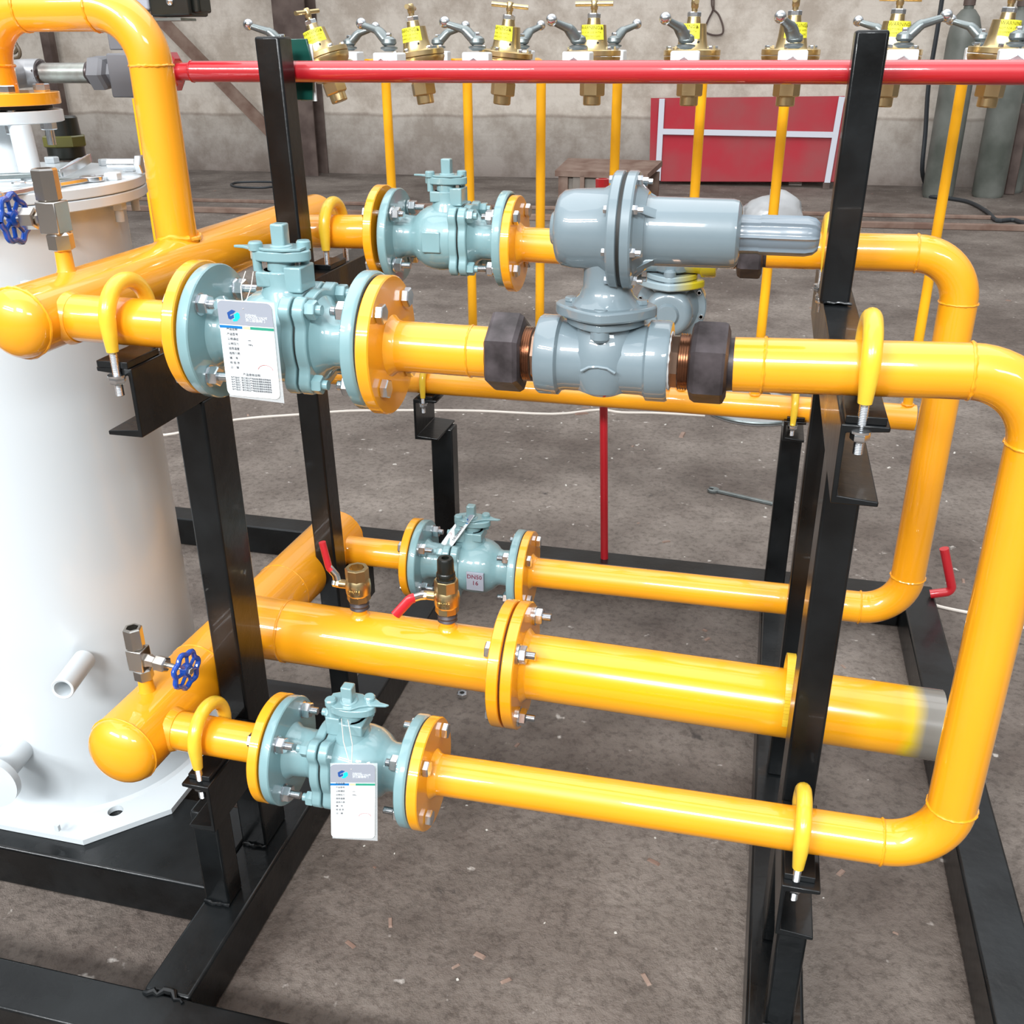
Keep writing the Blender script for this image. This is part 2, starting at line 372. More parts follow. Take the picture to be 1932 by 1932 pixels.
def channel(x_web, s, y0, y1, z0, z1, w=.05, t=.006):
    """C-section running along Y, web at x_web, flanges towards s"""
    xa, xb = sorted((x_web, x_web+s*t)); fa, fb = sorted((x_web, x_web+s*w))
    if s > 0: poly = [(xa, z0), (fb, z0), (fb, z0+t), (xb, z0+t*1.6), (xb, z1-t*1.6), (fb, z1-t), (fb, z1), (xa, z1)]
    else: poly = [(xb, z0), (xb, z1), (fa, z1), (fa, z1-t), (xa, z1-t*1.6), (xa, z0+t*1.6), (fa, z0+t), (fa, z0)]
    m = MB().prism(poly, (0, y0, 0), (1, 0, 0), (0, 0, 1), (0, y1-y0, 0))
    return obj('channel_bracket', m, BLACK, skid, bevel=.0015)
channel(-.757, -1, 1.055, 1.93, .908, 1.0)
channel(.097, 1, 1.045, 1.93, .908, 1.0)
channel(-.735, -1, 1.035, 1.205, .268, .355, .045)
channel(.103, 1, 1.035, 1.205, .272, .360)
channel(-.767, -1, 1.70, 1.80, .268, .355)
channel(-.827, 1, 2.27, 2.42, .452, .560, .062)
channel(.084, 1, 2.27, 2.42, .525, .575, .05)
for x in (-.812, -.79):
    pass
for (x, y, z, w_) in ((-.782, 1.065, 1.0, .044), (-.782, 1.70, 1.0, .044), (.122, 1.06, 1.0, .042), (.122, 1.70, 1.0, .042), (-.757, 1.06, .355, .036), (.126, 1.06, .36, .04), (-.796, 2.285, .56, .04), (.11, 2.285, .575, .04)):
    obj('pad', MB().bb(x-w_/2, x+w_/2, y-.012, y+.06, z, z+.009), BLACK, skid, bevel=.001)
# rough weld beads where posts meet beams
for (x, y, z, l) in ((-.78, 1.204, BT+.002, .045), (-.778, 1.067, BT+.002, .045), (.128, 1.049, BT+.002, .044), (-.787, 1.614, BT+.002, .04), (.118, 1.599, 1.003, .042), (.108, 2.359, BT+.002, .04)):
    pts = [(x-l/2+l*i/8, y+random.uniform(-.002, .002), z+random.uniform(0, .002)) for i in range(9)]
    obj('weld_bead', MB().tube(pts, [.003+random.uniform(-.001, .0015) for _ in pts], 8), BLACK, skid)
pts = [(-.80+.068*i/9, .892+random.uniform(-.01, .006), BT+random.uniform(0, .003)) for i in range(10)]
obj('weld_bead', MB().tube(pts, [.004+random.uniform(-.002, .002) for _ in pts], 8), BLACK, skid)

# ================================================================= pipe helpers
RP_, RF = .030, .0825
def flange_disc(mb, x, y, z, s, R=RF, t=.016, r=RP_):
    """slip-on flange in the YZ plane: joint face at x, thickness towards s, with a welded hub"""
    mb.lathe((x, y, z), (s, 0, 0), [(0, R-.0015), (.0015, R), (t-.0015, R), (t, R-.0015)], 72)
    return mb
def hub(mb, x, y, z, s, t=.016, r=RP_):
    mb.lathe((x+s*t, y, z), (s, 0, 0), [(0, r+.008), (.003, r+.0055), (.008, r+.001), (.012, r)], 48); return mb
def wring(mb, p, ax, r, k=.0022): return mb.ring(p, ax, r, k, 56, 6, .35)
def flange_part(parent, x, y, z, s, **k):
    o = obj('flange', flange_disc(MB(), x, y, z, s, **k), YEL, parent); return o

# axes of the four lines
UFY, URY, BPY = 1.095, 1.74, 1.40
HX = -.898
HR = .0445
# ---- upper header with riser to the tank
HZ = 1.053
hu = thing('header_pipe', 'upper yellow header pipe with domed end and riser bending to the tank', 'pipe', (HX, 1.4, HZ))
def dome(R, L=.03): return [(-L*math.sin(t), R*math.cos(t)) for t in [PI/2*.999-(PI/2*.999)*i/10 for i in range(11)]]
m = MB().lathe((HX, 1.045, HZ), (0, 1, 0), dome(HR, .030)+[(.0, HR), (.90, HR)], 64); obj('pipe', m, YEL, hu)
obj('weld_bead', wring(MB(), (HX, 1.045, HZ), (0, 1, 0), HR), YEL, hu)
m = MB().tube([(HX+.03, UFY, 1.051), (-.68, UFY, 1.048)], RP_, 48); obj('stub_pipe', m, YEL, hu)
m = MB().lathe((HX+.038, UFY, 1.050), (1, 0, 0), [(0, .0345), (.004, .0335), (.010, .031)], 40); obj('weld_bead', m, YEL, hu)
m = MB().tube([(HX+.03, URY, 1.058), (-.69, URY, 1.062)], RP_, 48); obj('stub_pipe', m, YEL, hu)
RR = .0318
RX = -.908
RY_ = 1.44
path, ends = fillet([(RX, RY_, HZ+.03), (RX-.002, RY_, 1.420), (-1.186, RY_, 1.422), (-1.186, RY_, 1.30)], [.078, .078], 14)
m = MB().tube(path, RR, 48); obj('riser_pipe', m, YEL, hu)
for p, t in ends: obj('weld_bead', wring(MB(), p, t, RR), YEL, hu)
m = MB(); pts = []
for k in range(49):
    a = 2*PI*k/48; rx = RR+.003; px, py = rx*math.cos(a), rx*math.sin(a); pts.append((RX+px, RY_+py, HZ+math.sqrt(max(0, HR**2-(px+RX-HX)**2))+.001+random.uniform(-.0015, .0015)))
obj('weld_bead', MB().tube(pts, [.0045+random.uniform(-.001, .001) for _ in pts], 8, cap=False), YEL, hu)
m = MB().lathe((-1.186, RY_, 1.288), (0, 0, 1), [(0, .089), (.001, .09), (.017, .09), (.018, .089)], 64); obj('flange', m, YEL, hu)
obj('gasket', MB().lathe((-1.186, RY_, 1.282), (0, 0, 1), [(0, .076), (.0055, .076)], 48), RUBBER, hu)
# ---- lower header, tee'd into the big pipe up to its flange
HLX, HLZ = -.870, .402
BZ0, BZ1 = .4075, .392
def bpz(x): return BZ0 + (BZ1-BZ0)*(x+.85)/(1.19)
hl = thing('header_pipe', 'lower yellow header pipe with domed end, joined to the big pipe', 'pipe', (HLX, 1.4, HLZ))
HLD = V((.036, 1, 0)).normalized()
obj('pipe', MB().lathe((HLX, 1.035, HLZ), HLD, dome(.056, .034)+[(.0, .056), (.765, .057), (.785, .040), (.795, .002)], 64), YEL, hl)
for y in (1.035, 1.245, 1.54, 1.80): obj('weld_bead', wring(MB(), (HLX+.036*(y-1.035), y, HLZ), HLD, .056, .0016), YEL, hl)
obj('stub_pipe', MB().tube([(HLX+.03, UFY, .404), (-.655, UFY, .402)], RP_, 48), YEL, hl)
obj('weld_bead', MB().lathe((HLX+.049, UFY, .404), (1, 0, 0), [(0, .036), (.004, .0345), (.012, .031)], 40), YEL, hl)
obj('stub_pipe', MB().tube([(HLX+.03, URY, .400), (-.655, URY, .400)], RP_, 48), YEL, hl)
XB = -.350
obj('big_pipe', MB().tube([(HLX, BPY, bpz(HLX)), (XB-.02, BPY, bpz(XB))], .0561, 64), YEL, hl)
obj('weld_bead', wring(MB(), (-.772, BPY, bpz(-.77)), (1, 0, 0), .0561), YEL, hl)
obj('flange', MB().lathe((XB-.0020, BPY, bpz(XB)), (-1, 0, 0), [(0, .108), (.0015, .11), (.0185, .11), (.020, .108)], 80), YEL, hl)
for x in (-.628, -.467):
    obj('threadolet', MB().lathe((x, BPY, bpz(x)+.05), (0, 0, 1), [(0, .0195), (.006, .017), (.010, .0125), (.03, .0125)], 28), YEL, hl)
# ---- big pipe, right half, bare steel at its open end
bp = thing('pipe', 'large yellow pipe from bolted flange to bare grey open end', 'pipe', (0, BPY, bpz(0)))
mm = MB(); n = 64
prof = [(0, .0561), (.69, .0561), (.69, .0505), (.60, .0505)]
mm.lathe((XB, BPY, bpz(XB)), (1, 0, (bpz(1)-bpz(0))), prof, 64, closed=False)
o = obj('pipe', mm, SPRAY, bp)
SPRAY.node_tree.nodes['Map Range'].inputs[1].default_value = .282; SPRAY.node_tree.nodes['Map Range'].inputs[2].default_value = .322
obj('flange', MB().lathe((XB+.0020, BPY, bpz(XB)), (1, 0, 0), [(0, .108), (.0015, .11), (.0185, .11), (.020, .108)], 80), YEL, bp)
obj('weld_bead', MB().lathe((XB+.020, BPY, bpz(XB)), (1, 0, 0), [(0, .066), (.003, .064), (.009, .0575), (.012, .056)], 56), YEL, bp)
obj('gasket', MB().lathe((XB-.0020, BPY, bpz(XB)), (1, 0, 0), [(-.001, .098), (.0034, .098)], 60), RUBBER, bp)

# ---- bolts (as parts of the joint they close)
def bolt_parts(parent, x, y, z, R, xh, xn, n=4, rb=.0062, name='bolt', washer=True, mt=None, ph=0, k=1.0):
    K_ = k
    """head outside at xh (pointing away), nut at xn; local or world coordinates per caller"""
    sh = 1 if xh > xn else -1
    for k in range(n):
        a = 2*PI*(k+.5)/n + ph; p = V((0, y+R*math.cos(a), z+R*math.sin(a)))
        m = MB(); P = lambda xx: V((xx, p.y, p.z)); pr = random.uniform(0, 1)
        m.hexn(P(xh), P(xh+sh*.010), .0120*K_, pr); m.cyl(P(xh), P(xn-sh*.012), rb, seg=16)
        if washer: m.cyl(P(xn), P(xn-sh*.0035), .0135*K_, seg=24)
        m.hexn(P(xn-sh*.0035), P(xn-sh*.0155), .0122*K_, pr+.3); m.thread(P(xn-sh*.0155), P(xn-sh*.030), rb*.95)
        obj(name, m, mt or ZINC, parent)
bolt_parts(bp, 0, BPY, bpz(XB), .088, XB-.0222, XB+.0222, n=4, ph=0, rb=.0075, k=1.25)

# ================================================================= front spools
def elbows(mb_parent, ends, r):
    for p, t in ends: obj('weld_bead', wring(MB(), p, t, r, .0019), YEL, mb_parent)
FLX = {'UF': (-.662, -.438), 'BF': (-.636, -.412), 'UR': (-.655, -.437), 'RB': (-.637, -.414)}
# short upper spool
sp = thing('pipe_spool', 'short yellow flanged pipe between the front upper ball valve and the dark union nut', 'pipe', (-.35, UFY, 1.039))
xj = FLX['UF'][1]
obj('pipe', MB().tube([(xj+.01, UFY, 1.040), (-.30, UFY, 1.039)], RP_, 48), YEL, sp)
obj('weld_bead', wring(MB(), (-.322, UFY, 1.0392), (1, 0, 0), RP_, .0014), YEL, sp)
flange_part(sp, xj+.0015, UFY, 1.040, 1); obj('weld_bead', hub(MB(), xj, UFY, 1.040, 1), YEL, sp)
# front loop
fl = thing('pipe_spool', 'front yellow loop pipe with the tall vertical leg at the right picture edge', 'pipe', (.3, UFY, .73))
path, ends = fillet([(-.020, UFY, 1.043), (.301, UFY, 1.054), (.301, UFY, .408), (FLX['BF'][1]+.01, UFY, .400)], .076, 14)
obj('pipe', MB().tube(path, RP_, 56), YEL, fl); elbows(fl, ends, RP_)
obj('weld_bead', wring(MB(), (.012, UFY, 1.044), (1, 0, 0), RP_, .0019), YEL, fl)
obj('bare_collar', MB().tube([(-.030, UFY, 1.0425), (-.019, UFY, 1.043)], RP_-.001, 40), NUTBR, fl)
flange_part(fl, FLX['BF'][1]+.0015, UFY, .400, 1); obj('weld_bead', hub(MB(), FLX['BF'][1], UFY, .400, 1), YEL, fl)
# left flanges belong to the headers
flange_part(hu, FLX['UF'][0]-.0015, UFY, 1.048, -1); flange_part(hu, FLX['UR'][0]-.012, URY, 1.062, -1)
flange_part(hl, FLX['BF'][0]-.0015, UFY, .402, -1); flange_part(hl, FLX['RB'][0]-.0015, URY, .400, -1)
# rear loop
sp2 = thing('pipe_spool', 'short yellow flanged pipe between the rear upper ball valve and the rear grey regulator', 'pipe', (-.33, URY, 1.047))
xj = FLX['UR'][1]
obj('pipe', MB().tube([(xj+.01, URY, 1.050), (-.24, URY, 1.046)], RP_, 40), YEL, sp2)
flange_part(sp2, xj+.0015, URY, 1.050, 1); obj('weld_bead', hub(MB(), xj, URY, 1.050, 1), YEL, sp2)
rl = thing('pipe_spool', 'rear yellow loop pipe with its vertical leg left of the front loop', 'pipe', (.3, URY, .73))
path, ends = fillet([(.005, URY, 1.056), (.316, URY, 1.060), (.316, URY, .400), (FLX['RB'][1]+.01, URY, .396)], .076, 14)
obj('pipe', MB().tube(path, RP_, 48), YEL, rl); elbows(rl, ends, RP_)
flange_part(rl, FLX['RB'][1]+.0015, URY, .397, 1); obj('weld_bead', hub(MB(), FLX['RB'][1], URY, .397, 1), YEL, rl)
obj('bare_collar', MB().tube([(-.012, URY, 1.056), (.006, URY, 1.056)], RP_-.001, 32), NUTBR, rl)

# ---- manifold with its drop pipes
MY, MZ = 2.31, .592
XK = [-.868, -.676, -.508, -.340, -.160, .012, .180, .352]
mf = thing('manifold_pipe', 'yellow manifold pipe with thin drop pipes rising to the brass regulators', 'pipe', (-.2, MY, MZ))
obj('pipe', MB().tube([(-1.02, MY, MZ+.004), (-1.015, MY, MZ+.004), (.372, MY, MZ), (.374, MY, MZ)], [.024, .030, .030, .026], 48), YEL, mf)
for k, x in enumerate(XK):
    path, _ = fillet([(x, 2.20, 1.335), (x, MY, 1.335), (x, MY, MZ)], .035, 8)
    obj('drop_pipe', MB().tube(path, .0107, 20), YEL2, mf)
    obj('weld_bead', MB().ring((x, MY, MZ+.031), (0, 0, 1), .0115, .003, 24, 6, .3), YEL, mf)
x = -1.512
obj('drop_pipe', MB().tube([(x-.0, MY, 1.26), (x, MY, MZ+.02)], .0107, 20), YEL2, mf)
obj('pipe', MB().tube([(-1.6, MY, MZ+.004), (-1.02, MY, MZ+.004)], .024, 32), YEL, mf)

# ================================================================= teal flanged ball valve
def make_valve(label, loc):
    t = thing('ball_valve', label, 'valve', loc, 0, 'teal flanged ball valves')
    h = .111
    m = MB()
    # globe and necks
    m.lathe((-h+.014, 0, 0), (1, 0, 0), [(0, .046), (.004, .041), (.010, .0375), (.030, .036), (.036, .038), (.044, .046), (.056, .0535), (.070, .057), (.084, .0575), (.10, .056), (.112, .054)], 56)
    m.lathe((.040, 0, 0), (1, 0, 0), [(0, .054), (.006, .048), (.012, .040), (.020, .036), (.046, .037), (.054, .042), (.058, .046)], 48)
    obj('body', m, TEAL, t, False)
    for s in (-1, 1):
        m = MB().lathe((s*h, 0, 0), (-s, 0, 0), [(0, RF-.003), (.002, RF-.0008), (.004, RF), (.0145, RF), (.016, RF-.0015)], 72)
        obj('flange', m, TEAL, t, False)
        obj('gasket', MB().lathe((s*(h+.0015), 0, 0), (-s, 0, 0), [(0, .077), (.002, .077)], 60), RUBBER, t, False)
    # split flange pair with four lobes
    def lob(n=72):
        out = []
        for k in range(n):
            a = 2*PI*k/n; q = abs(math.cos(2*(a-PI/4))) ; base = .0585
            d = min(abs(((a-(PI/4+j*PI/2)+PI) % (2*PI))-PI) for j in range(4))
            r = base + .0165*math.exp(-(d/.26)**4); out.append((r*math.cos(a), r*math.sin(a)))
        return out
    obj('split_flange', MB().prism(lob(), (.0115, 0, 0), (0, 1, 0), (0, 0, 1), (.0145, 0, 0)), TEAL, t, False, bevel=.002)
    obj('split_flange', MB().prism(lob(), (.0290, 0, 0), (0, 1, 0), (0, 0, 1), (.0145, 0, 0)), TEAL, t, False, bevel=.002)
    obj('seam', MB().lathe((.0255, 0, 0), (1, 0, 0), [(0, .054), (.004, .054)], 48), RUBBER, t, False)
    for k in range(4):
        a = PI/4+k*PI/2; y, z = .0635*math.cos(a), .0635*math.sin(a)
        m = MB().hexn((.0435, y, z), (.0555, y, z), .0115, .2*k).cyl((.0555, y, z), (.062, y, z), .006, seg=14)
        obj('body_nut', m, TEAL, t, False)
    # bonnet tower
    m = MB().lathe((-.006, 0, .035), (0, 0, 1), [(0, .034), (.014, .030), (.022, .026), (.030, .0235), (.046, .0235)], 36)
    m.box((-.020, 0, .072), (.020, .046, .018)).box((.016, 0, .072), (.022, .040, .030))
    obj('bonnet', m, TEAL, t, False, bevel=.002)
    # rib on the globe
    m = MB()
    for y in (.054,):
        m.box((-.02, -y, 0), (.034, .008, .036))
    obj('name_plate', m, TEAL, t, False, bevel=.002)
    # gland plate, bolts, stop plate, stem
    st = [(.033*math.cos(a)*(1.15 if abs(math.cos(a)) > .5 else 1), .021*math.sin(a)) for a in [2*PI*k/28 for k in range(28)]]
    obj('gland', MB().prism(st, (-.006, 0, .092), (1, 0, 0), (0, 1, 0), (0, 0, .012)).cyl((-.006, 0, .078), (-.006, 0, .094), .017, seg=28), TEAL, t, False, bevel=.0015)
    for sx, yy in ((-1, -.010), (1, .010)):
        x = -.006+sx*.026
        m = MB().cyl((x, yy, .080), (x, yy, .106), .0055, seg=16).lathe((x, yy, .104), (0, 0, 1), [(0, .0085), (.008, .0085), (.010, .007)], 20)
        obj('gland_bolt', m, TEAL, t, False)
    pl = [(.030, -.012), (.030, .012), (.012, .022), (-.010, .020), (-.020, .010), (-.032, .004), (-.056, .000), (-.060, -.004), (-.046, -.007), (-.036, -.014), (-.026, -.012), (-.014, -.020), (.012, -.022)]
    obj('stop_plate', MB().prism(pl, (-.004, 0, .1045), (1, 0, 0), (0, 1, 0), (0, 0, .0032)), TEAL, t, False, bevel=.0008)
    m = MB().lathe((-.004, 0, .106), (0, 0, 1), [(0, .014), (.004, .0135)], 28).box((-.004, 0, .121), (.017, .017, .026))
    obj('stem', m, TEAL, t, False, bevel=.002)
    return t
def valve_bolts(t, x0, x1, y, z, gl=0):
    """bolts at both joints, world coordinates: heads on the yellow side"""
    for (xj, s, g) in ((x0, -1, gl), (x1, 1, 0)):
        bolt_parts(t, 0, y, z, .0625, xj+s*(.0178+g), xj-s*.016, 4)
VAL = {}
base = make_valve('teal flanged ball valve with a printed tag in front, in the front upper line', (-.55, UFY, 1.0445))
VAL['UF'] = base
for key, lab, y, z, flip in (('UR', 'teal flanged ball valve in the rear upper line, wider gap at its left flange', URY, 1.057, 0),
                             ('BF', 'teal flanged ball valve with a tag hanging low, in the front lower line', UFY, .401, 1),
                             ('RB', 'teal flanged ball valve marked DN50 16, in the rear lower line', URY, .3985, 1)):
    c = dup(base, lab); x0, x1 = FLX[key]; c.location = ((x0+x1)/2, y, z); c.rotation_euler = (0, 0, PI if flip else 0); VAL[key] = c
bpy.context.view_layer.update()
def bolts_local(t, key, gl=0):
    x0, x1 = FLX[key]; c = (x0+x1)/2; flip = abs(t.rotation_euler.z) > 1
    for (xj, s, g) in ((x0, -1, gl), (x1, 1, 0)):
        xl = (xj-c)*(-1 if flip else 1); sl = s*(-1 if flip else 1)
        for k in range(4):
            a = PI/4+k*PI/2; y, zz = .0625*math.cos(a), .0625*math.sin(a); pr = random.uniform(0, 1)
            xh, xn = xl+sl*(.0178+g), xl-sl*.0158
            P = lambda xx: V((xx, y, zz)); m = MB()
            m.hexn(P(xh), P(xh+sl*.009), .0120, pr); m.cyl(P(xh), P(xn-sl*.012), .0062, seg=14)
            m.cyl(P(xn), P(xn-sl*.003), .0135, seg=24); m.hexn(P(xn-sl*.003), P(xn-sl*.015), .0125, pr+.4); m.thread(P(xn-sl*.015), P(xn-sl*(.022+.01*random.random())), .0058)
            obj('bolt', m, ZINC, t, False)
for k, t in VAL.items(): bolts_local(t, k, .0105 if k == 'UR' else 0)
# raised lettering DN50 / 16 on the front of the rear lower valve
t = VAL['RB']; R180 = Matrix.Rotation(PI, 4, 'Z')
obj('name_plate', MB().box((-.026, .0585, -.006), (.036, .006, .040)), PAPGREY, t, False, bevel=.001, label='grey raised plate reading DN50 16')
M = Matrix.Translation((-.0095, .0617, .001)) @ Matrix.Rotation(PI, 4, 'Z') @ Matrix.Rotation(PI/2, 4, 'X')
mm = text_mesh('DN50', .0125, M, .0004); mm2 = text_mesh('16', .0135, Matrix.Translation((-.0200, .0617, -.013)) @ Matrix.Rotation(PI, 4, 'Z') @ Matrix.Rotation(PI/2, 4, 'X'), .0004)
mm.add(mm2.v, mm2.f); obj('lettering', mm, mat('dark_red_ink', (.16, .01, .03), .5), t, False)

# ================================================================= grey pressure regulator
def make_regulator(label, loc, body_mat, flip=False):
    t = thing('gas_regulator', label, 'regulator', loc, 0)
    m = MB()
    for s in (-1, 1):
        m.lathe((s*.075, 0, 0), (-s, 0, 0), [(0, .038), (.0, .0435), (.003, .0455), (.024, .0455), (.027, .041), (.032, .0395), (.060, .0395)], 56)
    obj('body', m, OVER if flip else body_mat, t, False)
    m = MB().lathe((0, -.002, 0), (0, 0, 1), [(-.0415, .004), (-.041, .018), (-.034, .032), (-.012, .0425), (.014, .0425), (.030, .036), (.040, .030), (.046, .030)], 48)
    obj('bowl', m, body_mat, t, False)
    obj('cast_mark', MB().tube([(-.019, -.0445, -.004), (-.010, -.0448, .001), (0, -.0449, .002), (.010, -.0448, .001), (.019, -.0445, -.004)], .0018, 8), body_mat, t, False)
    u = -1 if flip else 1
    # lower yoke flange (rounded diamond) and upper one
    def dia(a_, b_, n=40):
        return [((abs(math.cos(t_))**1.45)*a_*(1 if math.cos(t_) >= 0 else -1), (abs(math.sin(t_))**1.35)*b_*(1 if math.sin(t_) >= 0 else -1)) for t_ in [2*PI*k/n for k in range(n)]]
    obj('yoke_flange', MB().prism(dia(.044, .047), (0, -.002, u*.040), (1, 0, 0), (0, 1, 0), (0, 0, u*.009)), OVER if flip else body_mat, t, False, bevel=.0015)
    obj('yoke_flange', MB().prism(dia(.057, .052), (0, -.002, u*.050), (1, 0, 0), (0, 1, 0), (0, 0, u*.013)), OVER if flip else body_mat, t, False, bevel=.0025)
    m = MB().lathe((0, -.038, u*.028), (0, 0, u), [(0, .006), (.004, .0105), (.012, .0105), (.034, .0085), (.036, .007)], 20)
    obj('yoke_bolt', m, body_mat, t, False)
    obj('yoke_stud', MB().thread((0, -.0385, u*.040), (0, -.0385, u*.051), .0052), ZINC, t, False)
    for sx in (-.04, .04): obj('yoke_bolt', MB().hexn((sx, 0, u*.063), (sx, 0, u*.068), .007).cyl((sx, 0, u*.028), (sx, 0, u*.064), .004, seg=12), body_mat, t, False)
    # neck
    m = MB().lathe((0, 0, u*.060), (0, 0, u), [(0, .042), (.004, .038), (.012, .030), (.022, .0265), (.040, .0265), (.062, .030), (.075, .030)], 40)
    obj('neck', m, body_mat, t, False)
    # actuator: drum | diaphragm flanges | spring housing | ribbed cap, along its own axis
    za = u*.142 if not flip else -.105
    if not flip: O, ax, sc_ = V((.0, 0, za)), V((1, 0, 0)), 1
    else: O, ax, sc_ = V((.0, .02, za)), V((0, 1, 0)), 1
    x0 = -.056 if not flip else -.062
    def L(prof, mt_, nm, seg=56):
        return obj(nm, MB().lathe(O, ax, prof, seg), mt_, t, False)
    L([(x0-.006, .004), (x0-.006, .0165), (x0-.003, .019), (x0, .020), (x0, .030), (x0+.002, .0355), (x0+.008, .0405), (x0+.02, .042), (x0+.050, .0435), (x0+.062, .050)], body_mat, 'actuator_drum')
    L([(x0+.060, .052), (x0+.061, .0600), (x0+.063, .0615), (x0+.071, .0615), (x0+.072, .060)], body_mat, 'diaphragm_flange')
    L([(x0+.072, .0595), (x0+.0755, .0595)], RUBBER, 'diaphragm')
    L([(x0+.0755, .060), (x0+.0765, .0615), (x0+.085, .0615), (x0+.087, .060), (x0+.088, .050), (x0+.098, .041)], body_mat, 'diaphragm_flange')
    L([(x0+.090, .044), (x0+.100, .0365), (x0+.103, .0360), (x0+.186, .0355), (x0+.192, .0340), (x0+.195, .0295), (x0+.196, .022)], body_mat, 'spring_housing')
    _, uu, ww = frame(ax)
    for k in range(8):
        a = 2*PI*k/8+.25; q = O + (uu*math.cos(a)+ww*math.sin(a))*.0555
        obj('screw', MB().hexn(q+ax*(x0+.0865), q+ax*(x0+.0925), .0052, k).cyl(q+ax*(x0+.057), q+ax*(x0+.098), .003, seg=10), ZINC, t, False)
        obj('screw', MB().hexn(q+ax*(x0+.061), q+ax*(x0+.057), .0045), ZINC, t, False)
    for k in range(4):   # gussets between flange and housing
        m = MB(); a = 2*PI*k/4+.9; dd = uu*math.cos(a)+ww*math.sin(a); s_ = dd.cross(ax)*.005
        m.add([O+dd*.034+ax*(x0+.086)+s_, O+dd*.050+ax*(x0+.086)+s_, O+dd*.034+ax*(x0+.112)+s_, O+dd*.034+ax*(x0+.086)-s_, O+dd*.050+ax*(x0+.086)-s_, O+dd*.034+ax*(x0+.112)-s_],
              [(0, 1, 2), (5, 4, 3), (0, 3, 4, 1), (1, 4, 5, 2), (2, 5, 3, 0)])
        obj('gusset', m, body_mat, t, False)
    # ribbed closing cap
    m = MB(); seg = 96; prof = [(x0+.194, .0178), (x0+.215, .0175), (x0+.216, .0183), (x0+.262, .0183), (x0+.270, .0165), (x0+.275, .012), (x0+.276, .004)]
    vs = []; fs = []
    for tt, r in prof:
        for k in range(seg):
            a = 2*PI*k/seg; rib = .0018*max(0, math.cos(8*a))**6 if r > .006 else 0
            vs.append(O+ax*tt+(uu*math.cos(a)+ww*math.sin(a))*(r+rib*1.3))
    for i in range(len(prof)-1):
        for k in range(seg): fs.append((i*seg+k, i*seg+(k+1) % seg, (i+1)*seg+(k+1) % seg, (i+1)*seg+k))
    fs.append(tuple((len(prof)-1)*seg+k for k in range(seg))); m.add(vs, fs)
    obj('spring_cap', m, mat('cap_blue_grey_plastic', (.15, .185, .215), .3, coat=.4), t, False, sharp=60)
    return t
make_regulator('grey blue gas regulator with round diaphragm head above its body, in the front upper line', (-.165, UFY, 1.0415), GREY)
make_regulator('grey gas regulator oversprayed with yellow, head hanging below its body, in the rear upper line', (-.150, URY, 1.052), GREY, True)
obj_ = None

# ---- unions: hex nut and bronze thread
def union(label, x_in, x_out, y, z, R=.047, nutw=.042, group=None):
    s = 1 if x_out > x_in else -1
    t = thing('union_fitting', label, 'pipe fitting', ((x_in+x_out)/2, y, z), 0, group)
    xn = x_out-s*nutw
    m = MB().lathe((x_out, y, z), (-s, 0, 0), [(0, R*.80), (.003, R*.97), (.006, R), (nutw-.007, R), (nutw-.002, R*.93), (nutw, R*.80)], 6, .52)
    obj('hex_nut', m, NUTBR, t, sharp=20)
    L = abs(xn-x_in)
    m = MB().lathe((x_in, y, z), (s, 0, 0), [(0, .0300), (L*.45, .0305)], 8, .2); obj('tail_piece', m, BRONZE, t, sharp=20)
    pr = []
    n_ = 5
    for i in range(n_): pr += [(L*.45+L*.6*i/n_, .0300), (L*.45+L*.6*(i+.5)/n_, .0318)]
    obj('thread', MB().lathe((x_in, y, z), (s, 0, 0), pr, 40), BRONZE, t)
    m = MB().ring((x_in, y, z), (1, 0, 0), .0315, .0022, 40, 6, .3); obj('sealing_tape', m, PAPER, t)
    return t
union('dark hexagonal union nut with bronze thread left of the front grey regulator', -.237, -.299, UFY, 1.0405)
union('dark hexagonal union nut with bronze thread right of the front grey regulator', -.091, -.026, UFY, 1.0425)
union('dark hexagonal union nut behind the front regulator, on the rear upper line', -.075, .0, URY, 1.054, group=None)

# ================================================================= U-bolts
def u_bolt(label, x, y, z, R=.045, rs=.0105, legz=None, flat=1.0, rt_=.0055):
    t = thing('u_bolt', label, 'clamp', (x, y, z), 0, 'yellow sleeved U-bolts')
    zt = legz if legz is not None else z-.05
    arc = [V((x, y-R, z-.026))] + [V((x, y-R*math.cos(a), z+.008+R*math.sin(a))) for a in [PI*k/16 for k in range(17)]] + [V((x, y+R, z-.026))]
    obj('sleeve', MB().tube(arc, [rs*.72]+[rs]*17+[rs*.72], 16, sq=flat), SLEEVE, t)
    for s in (-1, 1):
        yy = y+s*R
        obj('threaded_leg', MB().thread((x, yy, z-.024), (x, yy, zt-.034), rt_, .0018), ZINC, t)
        obj('nut', MB().cyl((x, yy, zt-.0065), (x, yy, zt-.009), .0115, seg=20).hexn((x, yy, zt-.009), (x, yy, zt-.018), .0105, .4*s), ZINC, t)
    return t
u_bolt('yellow sleeved U-bolt on the left end of the front upper pipe, beside the domed header', -.775, UFY, 1.049, legz=1.0)
u_bolt('yellow sleeved U-bolt on the front upper pipe at the right post', .118, UFY, 1.049, legz=1.0)
u_bolt('yellow sleeved U-bolt on the front lower pipe, left, above the white base plate', -.757, UFY, .403, legz=.355)
u_bolt('yellow sleeved U-bolt on the front lower pipe, right, near the bottom elbow', .122, UFY, .407, legz=.36)
u_bolt('yellow sleeved U-bolt on the rear upper pipe, left, behind the tall left post', -.770, URY, 1.060, R=.044, legz=1.0)
u_bolt('yellow sleeved U-bolt on the rear upper pipe, mostly hidden by the tall right post', .100, URY, 1.058, R=.044, legz=1.0)
